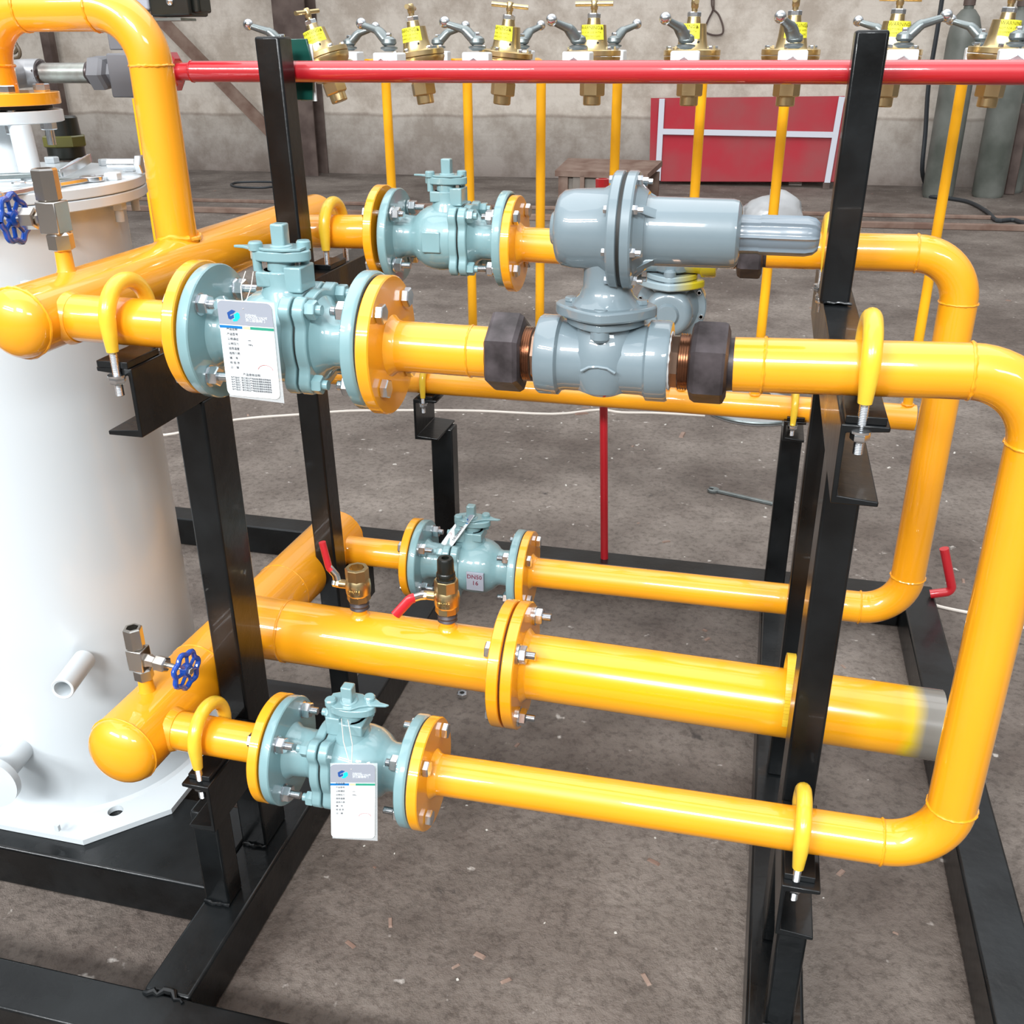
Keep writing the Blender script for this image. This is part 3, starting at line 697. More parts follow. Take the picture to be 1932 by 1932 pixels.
u_bolt('yellow sleeved U-bolt on the manifold pipe, left, above its small black bracket', -.800, MY, MZ, R=.040, rs=.0085, legz=.56)
u_bolt('yellow sleeved U-bolt on the manifold pipe, right, left of the black posts', .104, MY, MZ, R=.040, rs=.0085, legz=.575)
t = thing('pipe_strap', 'flat yellow strap standing up over the big pipe beside the right post', 'clamp', (.103, BPY, bpz(.1)))
arc = [V((.106, BPY-.062*math.cos(a), bpz(.1)+.062*math.sin(a)+(.022*math.sin(a) if .2 < a < 2.9 else 0))) for a in [PI*k/48 for k in range(49)]]
m = MB()
for i in range(48):
    A, B = arc[i], arc[i+1]; nrm = V((0, (A.y+B.y)/2-BPY, (A.z+B.z)/2-bpz(.1))).normalized()*.003; X = V((.007, 0, 0))
    m.add([A-X, B-X, B+X, A+X, A-X+nrm, B-X+nrm, B+X+nrm, A+X+nrm], [(0, 1, 2, 3), (7, 6, 5, 4), (0, 4, 5, 1), (3, 2, 6, 7), (1, 5, 6, 2), (0, 3, 7, 4)])
obj('band', m, SLEEVE, t)

# ================================================================= red line, green clip, left fittings
RY, RZ = 1.684, 1.3285
red = thing('red_pipe', 'long glossy red pipe running level across the tops of the two tall black posts', 'pipe', (-.15, RY, RZ))
obj('pipe', MB().tube([(-.985, RY, RZ+.002), (1.0, RY, RZ-.003)], .0168, 40), RED, red)
obj('weld_bead', wring(MB(), (-.985, RY, RZ+.002), (1, 0, 0), .0165, .0015), RED, red)
obj('threaded_end', MB().lathe((-1.015, RY, RZ+.002), (1, 0, 0), [(0, .014), (.022, .0145), (.031, .0165)], 32), RED, red)
t = thing('union_nut', 'red octagonal nut on the left end of the red pipe behind the yellow riser', 'pipe fitting', (-1.01, RY, RZ))
obj('nut', MB().lathe((-1.035, RY, RZ+.002), (1, 0, 0), [(0, .028), (.004, .033), (.017, .033), (.024, .022)], 8, .39), RED, t, sharp=20)
t = thing('pipe_clip', 'dark green plate clip holding the red pipe to the tall left post', 'clip', (-.77, 1.71, 1.33))
obj('plate', MB().prism([(-.024, -.05), (.018, -.05), (.024, .0), (.016, .045), (-.03, .045)], (-.793, 1.703, 1.335), (1, 0, 0), (0, 0, 1), (0, .006, 0)), GREEN, t, bevel=.001)
obj('pad', MB().bb(-.800, -.771, 1.710, 1.713, 1.283, 1.372), PAPER, t)
# solenoid block and bare pipe
t = thing('solenoid_valve', 'grey square valve block with black coil box, left of the red pipe', 'valve', (-1.1, RY, RZ))
obj('block', MB().box((-1.090, RY, 1.325), (.070, .075, .070)), GREYBOX, t, bevel=.003)
obj('stem_tube', MB().cyl((-1.095, RY, 1.36), (-1.06, RY, 1.44), .012, seg=20), DKZ, t)
obj('top_plate', MB().box((-1.115, RY+.02, 1.385), (.045, .05, .040)), GREYBOX, t, bevel=.002)
obj('coil_box', MB().box((-.995, RY, 1.447), (.075, .06, .064)).box((-.955, RY, 1.440), (.02, .04, .04)), PLBLACK, t, bevel=.004)
obj('coil_cover', MB().box((-1.055, RY, 1.450), (.045, .062, .05)), PAPGREY, t, bevel=.003)
obj('coil_base', MB().box((-1.03, RY, 1.411), (.10, .05, .004)), DKZ, t)
obj('screw', MB().lathe((-.992, RY-.030, 1.437), (0, -1, 0), [(0, .007), (.003, .006), (.005, .003)], 16), ZINC, t)
t = thing('pipe_nipple', 'bare mottled steel pipe piece with weld collars between elbow and grey hexagonal nut', 'pipe', (-1.24, RY, RZ))
obj('pipe', MB().tube([(-1.30, RY, RZ), (-1.17, RY, RZ)], .0168, 32), BARE, t)
obj('elbow', MB().tube(fillet([(-1.285, RY, RZ), (-1.325, RY, RZ), (-1.325, RY-.06, RZ-.005)], .022, 8)[0], .0235, 32), mat('cast_grey_elbow', (.30, .30, .31), .4, metal=.5), t)
for xx, kk in ((-1.287, .006), (-1.185, .0028)): obj('weld_bead', MB().ring((xx, RY, RZ), (1, 0, 0), .017, kk, 32, 8, .3), mat('burnt_weld', (.07, .055, .055), .35, metal=.6), t)
obj('hex_nut', MB().lathe((-1.178, RY, RZ), (1, 0, 0), [(0, .027), (.002, .030), (.024, .030), (.030, .026), (.034, .018), (.046, .018)], 6, .1), GREYBOX, t, sharp=20)

# ================================================================= brass regulators
def make_brass(label, loc):
    t = thing('brass_regulator', label, 'regulator', loc, 0, 'brass regulators behind the red pipe')
    obj('body', MB().lathe((0, 0, 0), (0, 0, 1), [(-.024, .020), (-.020, .030), (-.006, .038), (.006, .047), (.014, .050), (.0175, .050)], 40), BRASS, t, False)
    obj('diaphragm_ring', MB().lathe((0, 0, .0185), (0, 0, 1), [(0, .0495), (.001, .0505), (.009, .0505), (.010, .049)], 48), BRASS, t, False)
    obj('bonnet', MB().lathe((0, 0, .028), (0, 0, 1), [(0, .030), (.004, .0272), (.020, .0245), (.042, .0225), (.0425, .021), (.043, .0125), (.053, .0112)], 36), BRASS, t, False)
    obj('vent_hole', MB().cyl((.012, -.0228, .041), (.0125, -.0245, .041), .0019, seg=10), RUBBER, t, False)
    for k in range(6):
        a = 2*PI*k/6+.35; obj('screw', MB().hexn((.043*math.cos(a), .043*math.sin(a), .028), (.043*math.cos(a), .043*math.sin(a), .0345), .0048, k), ZINC, t, False)
    obj('lock_nut', MB().hexn((0, 0, .0805), (0, 0, .0895), .0120, .5), ZINC, t, False)
    obj('adjusting_screw', MB().cyl((0, 0, .089), (0, 0, .096), .0052, seg=16).lathe((0, 0, .094), (0, 0, 1), [(0, .0052), (.003, .0066), (.015, .0066), (.017, .0052)], 16), BRASS, t, False)
    o = obj('t_handle', MB().cyl((-.034, 0, 0), (.034, 0, 0), .0042, seg=14), BRASS, t, False); o.location = (0, 0, .1045)
    obj('outlet_hex', MB().lathe((0, 0, -.049), (0, 0, 1), [(0, .0215), (.002, .0235), (.022, .0235), (.025, .0215)], 6, .52), BRASS, t, False, sharp=20)
    obj('outlet_nut', MB().lathe((0, 0, -.065), (0, 0, 1), [(0, .0150), (.002, .0165), (.016, .0165)], 24), BRASS, t, False)
    for s in (-1, 1): obj('port', MB().cyl((0, s*.03, -.0), (0, s*.115, .004), .0125, seg=20), BRASS, t, False)
    # label wrapped on the bonnet
    R = .0243; vs = []; fs = []; n = 16
    for i in range(n+1):
        a = -PI/2 + (-1+2*i/n)*1.0
        for z, rr in ((.046, R+.0008), (.0705, R-.0012)): vs.append((rr*math.cos(a), rr*math.sin(a), z))
    for i in range(n): fs.append((2*i, 2*i+2, 2*i+3, 2*i+1))
    lb = obj('label', MB().add(vs, fs), LABEL, t, False)
    tx = MB()
    def wrap(s, size, z, ang):
        q = text_mesh(s, size, Matrix.Identity(4), 0, 'CENTER'); out = []
        for (x, y, _) in q.v:
            a = -PI/2 + ang + x/R; rr = R+.0013-.002*(z+y-.046)/.0245; out.append((rr*math.cos(a), rr*math.sin(a), z+y))
        tx.add(out, q.f)
    wrap('WARNING!', .0082, .0628, -.12); wrap('NOT FOR USE WITH', .0046, .0562, -.12); wrap('COMPRESSED GAS', .0046, .0500, -.12)
    tri = [(.0165, .0628), (.0215, .0628), (.019, .0685)]
    tx.add([((R+.0008)*math.cos(-PI/2+x/R), (R+.0008)*math.sin(-PI/2+x/R), z) for x, z in tri], [(0, 1, 2)])
    obj('lettering', tx, LINK, lb, False)
    return t
REGP = [(-.17, .0), (-.868, .20)]
names = ['brass regulator leaning hard over beside the green clip, first from the left', 'brass regulator tilted slightly left, second from the left, T-handle end on',
         'brass regulator tilted to the right, third from the left', 'upright brass regulator with its T-handle broadside, fourth from the left',
         'brass regulator above the left part of the red board, fifth from the left', 'brass regulator whose outlet covers the top of a drop pipe, sixth from the left',
         'brass regulator just right of the tall right post, T-handle broadside', 'brass regulator in front of the grey gas cylinders, last on the right']
tilts = [19, 8, -6, 0, 0, -.5, -2, -3.5]; yaws = [74, 97, 8, 4, 100, 86, -4, 55]; lyaw = [10, -10, -22, 0, -25, 22, 20, 25]
b0 = make_brass(names[0], (XK[0], 1.99, 1.331))
for k in range(8):
    t = b0 if k == 0 else dup(b0, names[k])
    t.location = (XK[k], 1.99, 1.331); t.rotation_euler = (0, math.radians(-tilts[k]), 0)
    for c in kids(t):
        if c.name.startswith('t_handle'): c.rotation_euler = (0, 0, math.radians(yaws[k]))
        if c.name.startswith('label'): c.rotation_euler = (0, 0, math.radians(lyaw[k]))

# ---- small lever ball valves, two per regulator
def make_lever(label, loc):
    t = thing('lever_valve', label, 'valve', loc, 0, 'small lever ball valves along the red pipe')
    obj('block', MB().box((0, 0, 0), (.046, .040, .040)), CHROME, t, False, bevel=.003)
    for s_, r_n in ((1, .019), (-1, .012)): obj('end_nut', MB().hexn((0, s_*.020, 0), (0, s_*.034, 0), r_n, .5), ZINC, t, False)
    h = obj('handle', MB().lathe((0, 0, .022), (0, 0, 1), [(0, .008), (.004, .0150), (.0065, .0150), (.008, .010)], 24)
            .lathe((0, 0, .031), (0, 0, 1), [(0, .010), (.004, .0135), (.010, .0125), (.014, .007)], 24)
            .tube(fillet([(.002, 0, .036), (.020, 0, .054), (.054, 0, .064)], .02, 6)[0], [.0115, .0115, .011, .011, .0105, .0105, .010, .009, .007], 14, sq=.75), DKZ, t, False)
    obj('knob', MB().lathe((.048, 0, .0645), (1, 0, .2), [(-.0, .001)] + [(.0095-.0095*math.cos(q), .0095*math.sin(q)) for q in [PI*i/10 for i in range(1, 10)]] + [(.019, .001)], 24), ZINC, h, False)
    obj('nut', MB().hexn((0, 0, .044), (0, 0, .051), .0055), ZINC, h, False)
    return t
l0 = make_lever('x', (0, 0, 0))
fr = [(-.868, 1.80, 200), (-.667, 1.80, 170), (-.508, 1.80, 172), (-.333, 1.80, 232), (-.155, 1.80, 236), (.015, 1.80, 245), (.180, 1.80, 12), (.342, 1.80, 20)]
rr_ = [(-.884, 2.15, 10), (-.690, 2.15, 12), (-.512, 2.15, 60), (-.326, 2.15, 52), (-.16, 2.15, 70), (.012, 2.15, 85), (.185, 2.15, 170), (.347, 2.15, 165)]
nf = ['lever valve half hidden behind the top of the tall left post', 'front lever valve with arm arching left, right of the green clip', 'front lever valve left of the third brass regulator, arm arching left',
      'front lever valve overlapping the upright fourth regulator', 'front lever valve overlapping the fifth regulator above the red panel', 'front lever valve in front of the sixth regulator, knob centred on it',
      'front lever valve right of the tall right post, knob pointing right', 'front lever valve at the right picture edge beside the last regulator']
nr = ['rear lever valve just right of the first leaning regulator', 'rear lever valve right of the second regulator', 'rear lever valve right of the third regulator', 'rear lever valve right of the upright fourth regulator, arm leaning right',
      'rear lever valve hidden behind the fifth regulator', 'rear lever valve hidden behind the sixth regulator', 'rear lever valve behind the top of the tall right post', 'rear lever valve left of the last regulator, in front of the gas cylinders']
for i, (x, y, a) in enumerate(fr+rr_):
    if i in (12, 13): continue                       # wholly hidden behind their regulators
    t = l0 if i == 0 else dup(l0)
    t['label'] = (nf+nr)[i]; t.location = (x, y, 1.338 if i < 8 else 1.340); t.rotation_euler = (0, 0, math.radians(random.uniform(-8, 8)))
    for c in kids(t):
        if c.name.startswith('handle'): c.rotation_euler = (0, 0, math.radians(a))

# ================================================================= red stand pipe, red stub
t = thing('red_stand_pipe', 'thin vertical red pipe with hexagonal cup on top, standing on the far skid beam', 'pipe', (-.36, 2.44, BT))
obj('pipe', MB().tube([(-.349, 2.445, BT), (-.384, 2.43, 1.05)], .0107, 20), RED, t)
obj('cup', MB().lathe((-.384, 2.43, 1.045), (0, 0, 1), [(0, .012), (.012, .013), (.014, .0165), (.040, .0175), (.0405, .012), (.03, .012)], 8, .3), RED, t, sharp=20)
t = thing('red_elbow_pipe', 'short red L-shaped pipe sticking up outside the far right skid corner', 'pipe', (.53, 2.43, .1))
obj('pipe', MB().tube(fillet([(.50, 2.42, .085), (.552, 2.42, .100), (.512, 2.42, .218)], .016, 6)[0], .0115, 20), RED, t)

# ================================================================= needle valves
def wheel(mb_o, ax, R=.030, n=7, lug=.004):
    ax, u, w_ = frame(ax); c = V(mb_o); m = MB(); pts = []
    N_ = n*6
    for k in range(N_+1):
        a = 2*PI*k/N_; r = R+lug*math.cos(n*a)*.6; pts.append(c+(u*math.cos(a)+w_*math.sin(a))*r)
    m.tube(pts, .0042, 10, cap=False)
    for k in range(n):
        a = 2*PI*(k+.5)/n; d = u*math.cos(a)+w_*math.sin(a); m.tube([c+ax*.002+d*.008, c+d*(R-.001)], .0028, 8)
    m.lathe(c, ax, [(-.005, .008), (-.003, .0115), (.003, .0115), (.006, .009)], 20)
    return m
def needle(label, x, y, z, s, stem=.05, z0=0, k=1.0, wr=.029):
    """stub from the header at z0, hex, square block, top hex, side stem towards s with a blue hand wheel"""
    t = thing('needle_valve', label, 'valve', (x, y, z))
    obj('base_hex', MB().lathe((x, y, z), (0, 0, 1), [(0, .0125*k), (.002, .0150*k), (.018*k, .0150*k), (.021*k, .012*k)], 6, .3), STEEL, t, sharp=20)
    obj('body', MB().box((x-.003, y, z+.038*k), (.026*k, .026*k, .036*k)), STEEL, t, bevel=.0015)
    zt = z+.056*k
    obj('top_hex', MB().lathe((x-.005, y, zt), (0, 0, 1), [(0, .012*k), (.002, .0145*k), (.034*k, .0145*k), (.036*k, .013*k), (.036*k, .0095*k), (.022*k, .0095*k)], 6, .3, closed=False), STEEL, t, sharp=20)
    ax = V((s, -.12, -.02)).normalized(); c = V((x+s*.008, y, z+.036*k))
    obj('side_hex', MB().lathe(c, ax, [(0, .011*k), (.006, .0115*k), (.010, .0095*k), (.018, .0085*k)], 6, .5), STEEL, t, sharp=20)
    obj('gland_nut', MB().lathe(c+ax*.020, ax, [(0, .010*k), (.0015, .0125*k), (.018, .0125*k), (.020, .010*k)], 6, .5), STEEL, t, sharp=20)
    obj('stem', MB().cyl(c+ax*.015, c+ax*(stem+.006), .0045, seg=14), STEEL, t)
    hw_ = c+ax*stem
    h = obj('hand_wheel', wheel(hw_, ax, wr), BLUE, t)
    obj('wheel_nut', MB().hexn(hw_+ax*.004, hw_+ax*.010, .006), ZINC, h)
    return t
obj('needle_stub', MB().lathe((HX-.003, 1.155, HZ+.038), (0, 0, 1), [(0, .016), (.008, .0115), (.040, .0105)], 24), YEL, hu)
obj('needle_stub', MB().lathe((HLX, 1.114, HLZ+.050), (0, 0, 1), [(0, .017), (.008, .0125), (.032, .0105)], 24), YEL, hl)
needle('stainless needle valve with blue hand wheel to its left, on the upper header', HX-.003, 1.155, 1.124, -1, .052, k=1.12, wr=.029)
needle('stainless needle valve with blue hand wheel to its right, on the lower header', HLX, 1.114, .478, 1, .075, k=1.0, wr=.027)

# ================================================================= brass ball valves on the big pipe
def brass_ball(label, x, open_up, rz):
    z = bpz(x)+.072; t = thing('brass_valve', label, 'valve', (x, BPY, z), rz, 'brass ball valves on the big pipe')
    obj('nipple', MB().lathe((0, 0, -.004), (0, 0, 1), [(0, .0135), (.003, .0175), (.007, .0155), (.011, .0175), (.015, .014), (.020, .014)], 28), NUTBR, t, False)
    obj('body', MB().lathe((0, 0, .014), (0, 0, 1), [(0, .0185), (.002, .0205), (.013, .0205)], 8, .3).lathe((0, 0, .026), (0, 0, 1), [(0, .019), (.004, .0215), (.016, .0225), (.026, .0215), (.032, .0185)], 36)
        .lathe((0, 0, .055), (0, 0, 1), [(0, .0185), (.002, .0205), (.022, .0205), (.023, .0195), (.023, .0135), (.008, .0135)], 8, .3), BRASS, t, False, sharp=25)
    obj('cast_mark', text_mesh('DN15', .0095, Matrix.Translation((-.011, -.0222, .036)) @ Matrix.Rotation(PI/2, 4, 'X'), .0012), BRASS, t, False)
    obj('stem', MB().cyl((-.016, 0, .042), (-.034, 0, .042), .008, seg=18).hexn((-.034, 0, .042), (-.042, 0, .042), .0075), BRASS, t, False)
    if open_up: arm = [(-.038, 0, .042), (-.040, 0, .058), (-.052, 0, .072), (-.060, 0, .12)]
    else: arm = [(-.036, 0, .041), (-.046, -.006, .042), (-.060, -.016, .040), (-.084, -.028, .012)]
    h = obj('lever', MB().tube(arm[:3], .0042, 10, sq=1.8), ZINC, t, False)
    obj('nut', MB().hexn((-.041, 0, .042), (-.047, 0, .042), .007), ZINC, h, False)
    obj('grip', MB().tube(fillet([V(arm[1])*.4+V(arm[2])*.6, arm[2], arm[3]], .008, 4)[0], [.0058]*6+[.0062] if False else .0062, 12, sq=1.0 if open_up else 1.5), RED2, h, False)
    return t
brass_ball('brass ball valve with open top and raised red lever, on the big pipe', -.628, True, 0)
brass_ball('brass ball valve under a black plug, red lever pointing down left', -.467, False, 0)
zz = bpz(-.467)+.072+.066
t = thing('black_plug', 'black threaded plastic plug screwed into the top of the right brass valve', 'plug', (-.467, BPY, zz))
obj('plug', MB().lathe((-.467, BPY, zz), (0, 0, 1), [(0, .013), (.010, .0165), (.012, .0165), (.014, .0145), (.018, .0165), (.024, .0160), (.026, .0145), (.048, .0140), (.052, .0120), (.052, .0065), (.040, .0065)], 28), PLBLACK, t)

# ================================================================= tank
TX, TY, TR = -1.230, 1.395, .222
tank = thing('filter_tank', 'white upright cylindrical tank with bolted lid on a chamfered base plate', 'tank', (TX, TY, BT))
zb, zl = BT+.012, 1.150
obj('shell', MB().lathe((TX, TY, zb), (0, 0, 1), [(0, TR+.006), (.006, TR), (zl-zb, TR)], 96), WHITE, tank)
def octo(a, c): return [(a, -a+c), (a, a-c), (a-c, a), (-a+c, a), (-a, a-c), (-a, -a+c), (-a+c, -a), (a-c, -a)]
H_ = .262
mm = MB(); poly = octo(H_, .11); hole = V((-1.066, 1.214, 0))
import bmesh as _bm
# base plate with a round hole near the front corner
bmx = _bm.new(); ov = [bmx.verts.new((TX+x, TY+y, zb)) for x, y in poly]; hv = [bmx.verts.new((hole.x+.014*math.cos(2*PI*k/20), hole.y+.014*math.sin(2*PI*k/20), zb)) for k in range(20)]
oe = [bmx.edges.new((ov[i], ov[(i+1) % 8])) for i in range(8)]; he = [bmx.edges.new((hv[i], hv[(i+1) % 20])) for i in range(20)]
_bm.ops.triangle_fill(bmx, edges=oe+he, use_beauty=True)
r_ = _bm.ops.extrude_face_region(bmx, geom=bmx.faces[:]); _bm.ops.translate(bmx, vec=(0, 0, -.011), verts=[g for g in r_['geom'] if isinstance(g, _bm.types.BMVert)])
bmx.verts.ensure_lookup_table(); bmx.verts.index_update()
mm.add([v.co for v in bmx.verts], [tuple(v.index for v in f.verts) for f in bmx.faces]); bmx.free()
obj('base_plate', mm, WHITE, tank)
obj('shell_flange', MB().lathe((TX, TY, 1.149), (0, 0, 1), [(0, .259), (.0015, .261), (.014, .261), (.0155, .259)], 96), WHITE, tank)
lid = obj('lid', MB().lathe((TX, TY, 1.1655), (0, 0, 1), [(0, .259), (.0015, .261), (.014, .261), (.0155, .259)], 96), WHITE, tank)
for k in range(12):
    a = 2*PI*k/12+.12; x, y = TX+.238*math.cos(a), TY+.238*math.sin(a)
    obj('lid_bolt', MB().hexn((x, y, 1.181), (x, y, 1.192), .0125, k).cyl((x, y, 1.185), (x, y, 1.118), .007, seg=12).hexn((x, y, 1.149), (x, y, 1.136), .0125, k), WHITE, tank)
NX, NY = -1.186, RY_
nz = obj('nozzle', MB().lathe((NX, NY, 1.181), (0, 0, 1), [(0, .038), (.08, .038), (.081, .088), (.082, .09), (.098, .09), (.099, .088)], 64), WHITE, tank)
obj('gusset_tube', MB().cyl((-1.118, 1.395, 1.181), (-1.122, 1.395, 1.262), .0165, seg=24), WHITE, tank)
for k in range(4):
    a = PI/4+k*PI/2+.1; x, y = NX+.066*math.cos(a), NY+.066*math.sin(a)
    obj('nozzle_bolt', MB().hexn((x, y, 1.306), (x, y, 1.317), .0125, k).cyl((x, y, 1.306), (x, y, 1.225), .0068, seg=14).hexn((x, y, 1.262), (x, y, 1.248), .0125, k), ZINC, tank)
# drain nozzle, lower left stub and side nozzle
A, B = at(118, 1300, Y=1.13), at(146, 1262, Y=1.19)
obj('drain_stub', MB().lathe(B, A-B, [(-.03, .0185), ((A-B).length, .0185), ((A-B).length+.001, .0175), ((A-B).length, .0138), (.01, .0138)], 32, closed=False), WHITE, tank)
A = at(-22, 1480, Y=1.08)
obj('side_nozzle', MB().lathe(A, (-.15, 1, 0), [(0, .024), (.0, .05), (.014, .05), (.014, .026), (.12, .026)], 40), WHITE, tank)
obj('name_bracket', MB().bb(-1.045, -1.01, 1.235, 1.245, 1.035, 1.06), WHITE, tank)
p = at(107, 1563, Y=TY-H_)
obj('lug', MB().box((p.x, p.y+.002, p.z-.0), (.008, .006, .012)), WHITE, tank)
# black plug fitting on the lid
p = at(128, 300, Z=1.181)
t = thing('black_fitting', 'black and olive hexagonal pipe plug standing on the white tank lid', 'pipe fitting', (p.x, p.y, 1.181))
x, y = p.x, p.y
obj('lower_ring', MB().lathe((x, y, 1.181), (0, 0, 1), [(0, .030), (.004, .033), (.022, .033)], 32), PLBLACK, t)
obj('hex_band', MB().lathe((x, y, 1.203), (0, 0, 1), [(0, .036), (.002, .039), (.018, .039), (.020, .036)], 8, .2), OLIVE, t, sharp=20)
obj('upper_body', MB().lathe((x, y, 1.223), (0, 0, 1), [(0, .031), (.030, .029), (.033, .026)], 36), PLBLACK, t)

# wrenches on the lid
def wrench(label, pts, w_, th, head, jaw=True, m_=None):
    t = thing('wrench', label, 'tool', pts[0]); 
    a, b_ = V(pts[0]), V(pts[1]); d = (b_-a).normalized(); s = d.cross(V((0, 0, 1))).normalized(); n_ = s.cross(d).normalized()
    obj('shank', MB().prism([(-w_/2, -th/2), (w_/2, -th/2), (w_/2*.8, th/2), (-w_/2*.8, th/2)], a, s, n_, b_-a), m_ or ZINC, t, bevel=.001)
    prof = [(head*math.cos(q), head*math.sin(q)) for q in [(.35+5.6*i/18) for i in range(19)]] + [(head*.5, -head*.35), (-.0, -head*.4), (-.0, head*.4), (head*.5, head*.35)]
    obj('jaw', MB().prism(prof, b_+d*head*.6-n_*th*.6, d, s, n_*th*1.2), m_ or ZINC, t, bevel=.001)
    obj('ring_end', MB().ring(a-d*head*.7, n_, head*.6, th*.7, 24, 8), m_ or ZINC, t)
    return t
q0, q1 = at(0, 366, Z=1.186), at(165, 338, Z=1.186)
wrench('polished steel spanner lying on the tank lid near its front edge', (q0, q1), .014, .006, .018)
q0, q1 = at(-40, 334, Z=1.190), at(120, 328, Z=1.190)
t = thing('adjustable_wrench', 'adjustable wrench with worn chrome jaw lying on the tank lid', 'tool', tuple(q1))
d = (q1-q0).normalized(); s = d.cross(V((0, 0, 1)))
obj('handle', MB().prism([(-.008, -.004), (.008, -.004), (.008, .004), (-.008, .004)], q0, s, V((0, 0, 1)), q1-q0), DKZ, t, bevel=.002)
e = at(170, 306, Z=1.200)
obj('jaw', MB().prism([(0, -.012), (.02, -.020), (.05, -.012), (.075, .004), (.07, .016), (.045, .010), (.03, .020), (.01, .014)], q1+V((0, 0, -.003)), (e-q1).normalized(), V((-.2, 1, .25)).normalized(), V((0, 0, .014))), ZINC, t, bevel=.002)
q = at(205, 310, Z=1.197)
t = thing('hex_bolt', 'loose hexagonal bolt lying on the tank lid at the wrench jaw', 'bolt', tuple(q))
obj('shaft', MB().cyl(q, q+V((.045, .01, 0)), .009, seg=18), ZINC, t); obj('head', MB().hexn(q+V((.045, .01, 0)), q+V((.056, .012, 0)), .0155), ZINC, t)
q = at(38, 345, Z=1.186)
tag(obj('cotter_ring', MB().ring(q, (0, 0, 1), .010, .0022, 24, 8).tube([q+V((.01, 0, 0)), q+V((.03, .004, 0))], .0022, 8), ZINC), 'small bent wire pin lying on the tank lid', 'pin')

# ================================================================= hanging tags
def hang_tag(label, TLp, TRp, BLp, hook, back=False, seal=True):
    A, B, C = V(TLp), V(TRp), V(BLp); u = (B-A); W = u.length; u.normalize(); dn = (C-A); Hh = dn.length; dn.normalize(); n_ = u.cross(dn).normalized()
    if n_.y > 0: n_ = -n_
    t = thing('hang_tag', label, 'tag', tuple(A), 0, 'printed valve tags')
    def rr(x0, x1, y0, y1, r, k=5):
        out = []
        for cx_, cy_, a0 in ((x1-r, y0+r, -PI/2), (x1-r, y1-r, 0), (x0+r, y1-r, PI/2), (x0+r, y0+r, PI)):
            for i in range(k+1): a = a0+PI/2*i/k; out.append((cx_+r*math.cos(a), cy_+r*math.sin(a)))
        return out
    obj('card', MB().prism(rr(0, W, 0, Hh, W*.1), A, u, dn, -n_*.0008), PAPER, t)
    def pr(poly, m_, nm, lift=.0004): obj(nm, MB().prism(poly, A+n_*.0001, u, dn, n_*lift), m_, t)
    hh = Hh*.24
    pr([(x, min(y, hh)) for x, y in rr(W*.0, W, 0, hh*1.3, W*.1) if y <= hh*1.3], PAPGREY, 'header_print')
    pr([(0, hh*1.05), (W*.42, hh*1.05), (W*.42, hh*1.16), (0, hh*1.16)], SBLUE, 'stripe')
    pr([(W*.44, hh*1.05), (W*.56, hh*1.05), (W*.56, hh*1.16), (W*.44, hh*1.16)], SORG, 'stripe')
    pr([(W*.57, hh*1.05), (W, hh*1.05), (W, hh*1.16), (W*.57, hh*1.16)], SGRN, 'stripe')
    L_ = W*.012; k = W
    pr([(x*k, y*k) for x, y in ((.17, .20), (.26, .145), (.33, .165), (.29, .205), (.22, .235), (.225, .26), (.285, .225), (.29, .28), (.22, .315), (.185, .30))], LBLUE, 'logo', .0006)
    pr([(x*k, y*k) for x, y in ((.29, .225), (.36, .185), (.395, .205), (.40, .275), (.34, .335), (.27, .345), (.26, .31), (.30, .295), (.30, .25))], LCYAN, 'logo', .0006)
    M = Matrix((( u.x, -dn.x, n_.x, 0), (u.y, -dn.y, n_.y, 0), (u.z, -dn.z, n_.z, 0), (0, 0, 0, 1)))
    def put(s, x, y, size, acc): q = text_mesh(s, size*k, Matrix.Translation(A+u*x*k+dn*y*k+n_*.0007) @ M, .0001); acc.add(q.v, q.f)
    a1 = MB(); put('ZHEJIANG', .50, .235, .045, a1); put('CHAODE VALVE', .50, .275, .055, a1); put('浙江超德阀门', .50, .33, .06, a1); obj('header_text', a1, PAPER, t)
    a2 = MB()
    for i, s in enumerate(('产品名称', '产品型号', '公称通径', '公称压力', '适用温度', '适用介质', '编    号', '检 验 员', '日    期')):
        put(s, .12, .50+i*.083*(Hh/W)/1.65, .052, a2)
    put('mm', .5, .50+2*.083*(Hh/W)/1.65, .04, a2); put('MPa', .5, .50+3*.083*(Hh/W)/1.65, .05, a2)
    if seal:
        put('产品使用说明', .34, 1.27*(Hh/W)/1.65, .055, a2)
        for i in range(6): put('本产品出厂前已经过严格检验请按说明使用', .10, (1.33+i*.043)*(Hh/W)/1.65, .040, a2)
    obj('body_text', a2, INK, t)
    c0 = A+u*W*.78+dn*(Hh*.70)
    pts = [c0+n_*.0007+u*W*.14*math.cos(q)+dn*W*.10*math.sin(q) for q in [PI*1.05+PI*.9*i/14 for i in range(15)]]
    obj('seal_print', MB().tube(pts, W*.004, 6), INKR, t)
    # clear pouch a little larger than the card, and the loop of thread
    obj('pouch', MB().prism([(-W*.01, -.001), (W*1.04, -.001), (W*1.06, Hh*1.04), (W*.02, Hh*1.02)], A-n_*.0014, u, dn, n_*.0003), POUCH, t)
    hk = V(hook); st = A+u*W*.48+dn*W*.12+n_*.001
    obj('thread', MB().tube([st, (st+hk)/2+V((.006, -.004, .004)), hk], .0006, 6).tube([st, (st+hk)/2+V((-.008, -.002, .004)), hk+V((-.01, 0, 0))], .0006, 6), CORD, t)
    return t
hang_tag('white and grey printed tag hanging in front of the front upper ball valve', at(409, 566, Y=.998), at(512, 573, Y=.998), at(430, 745, Y=.998), (-.575, 1.06, 1.128))
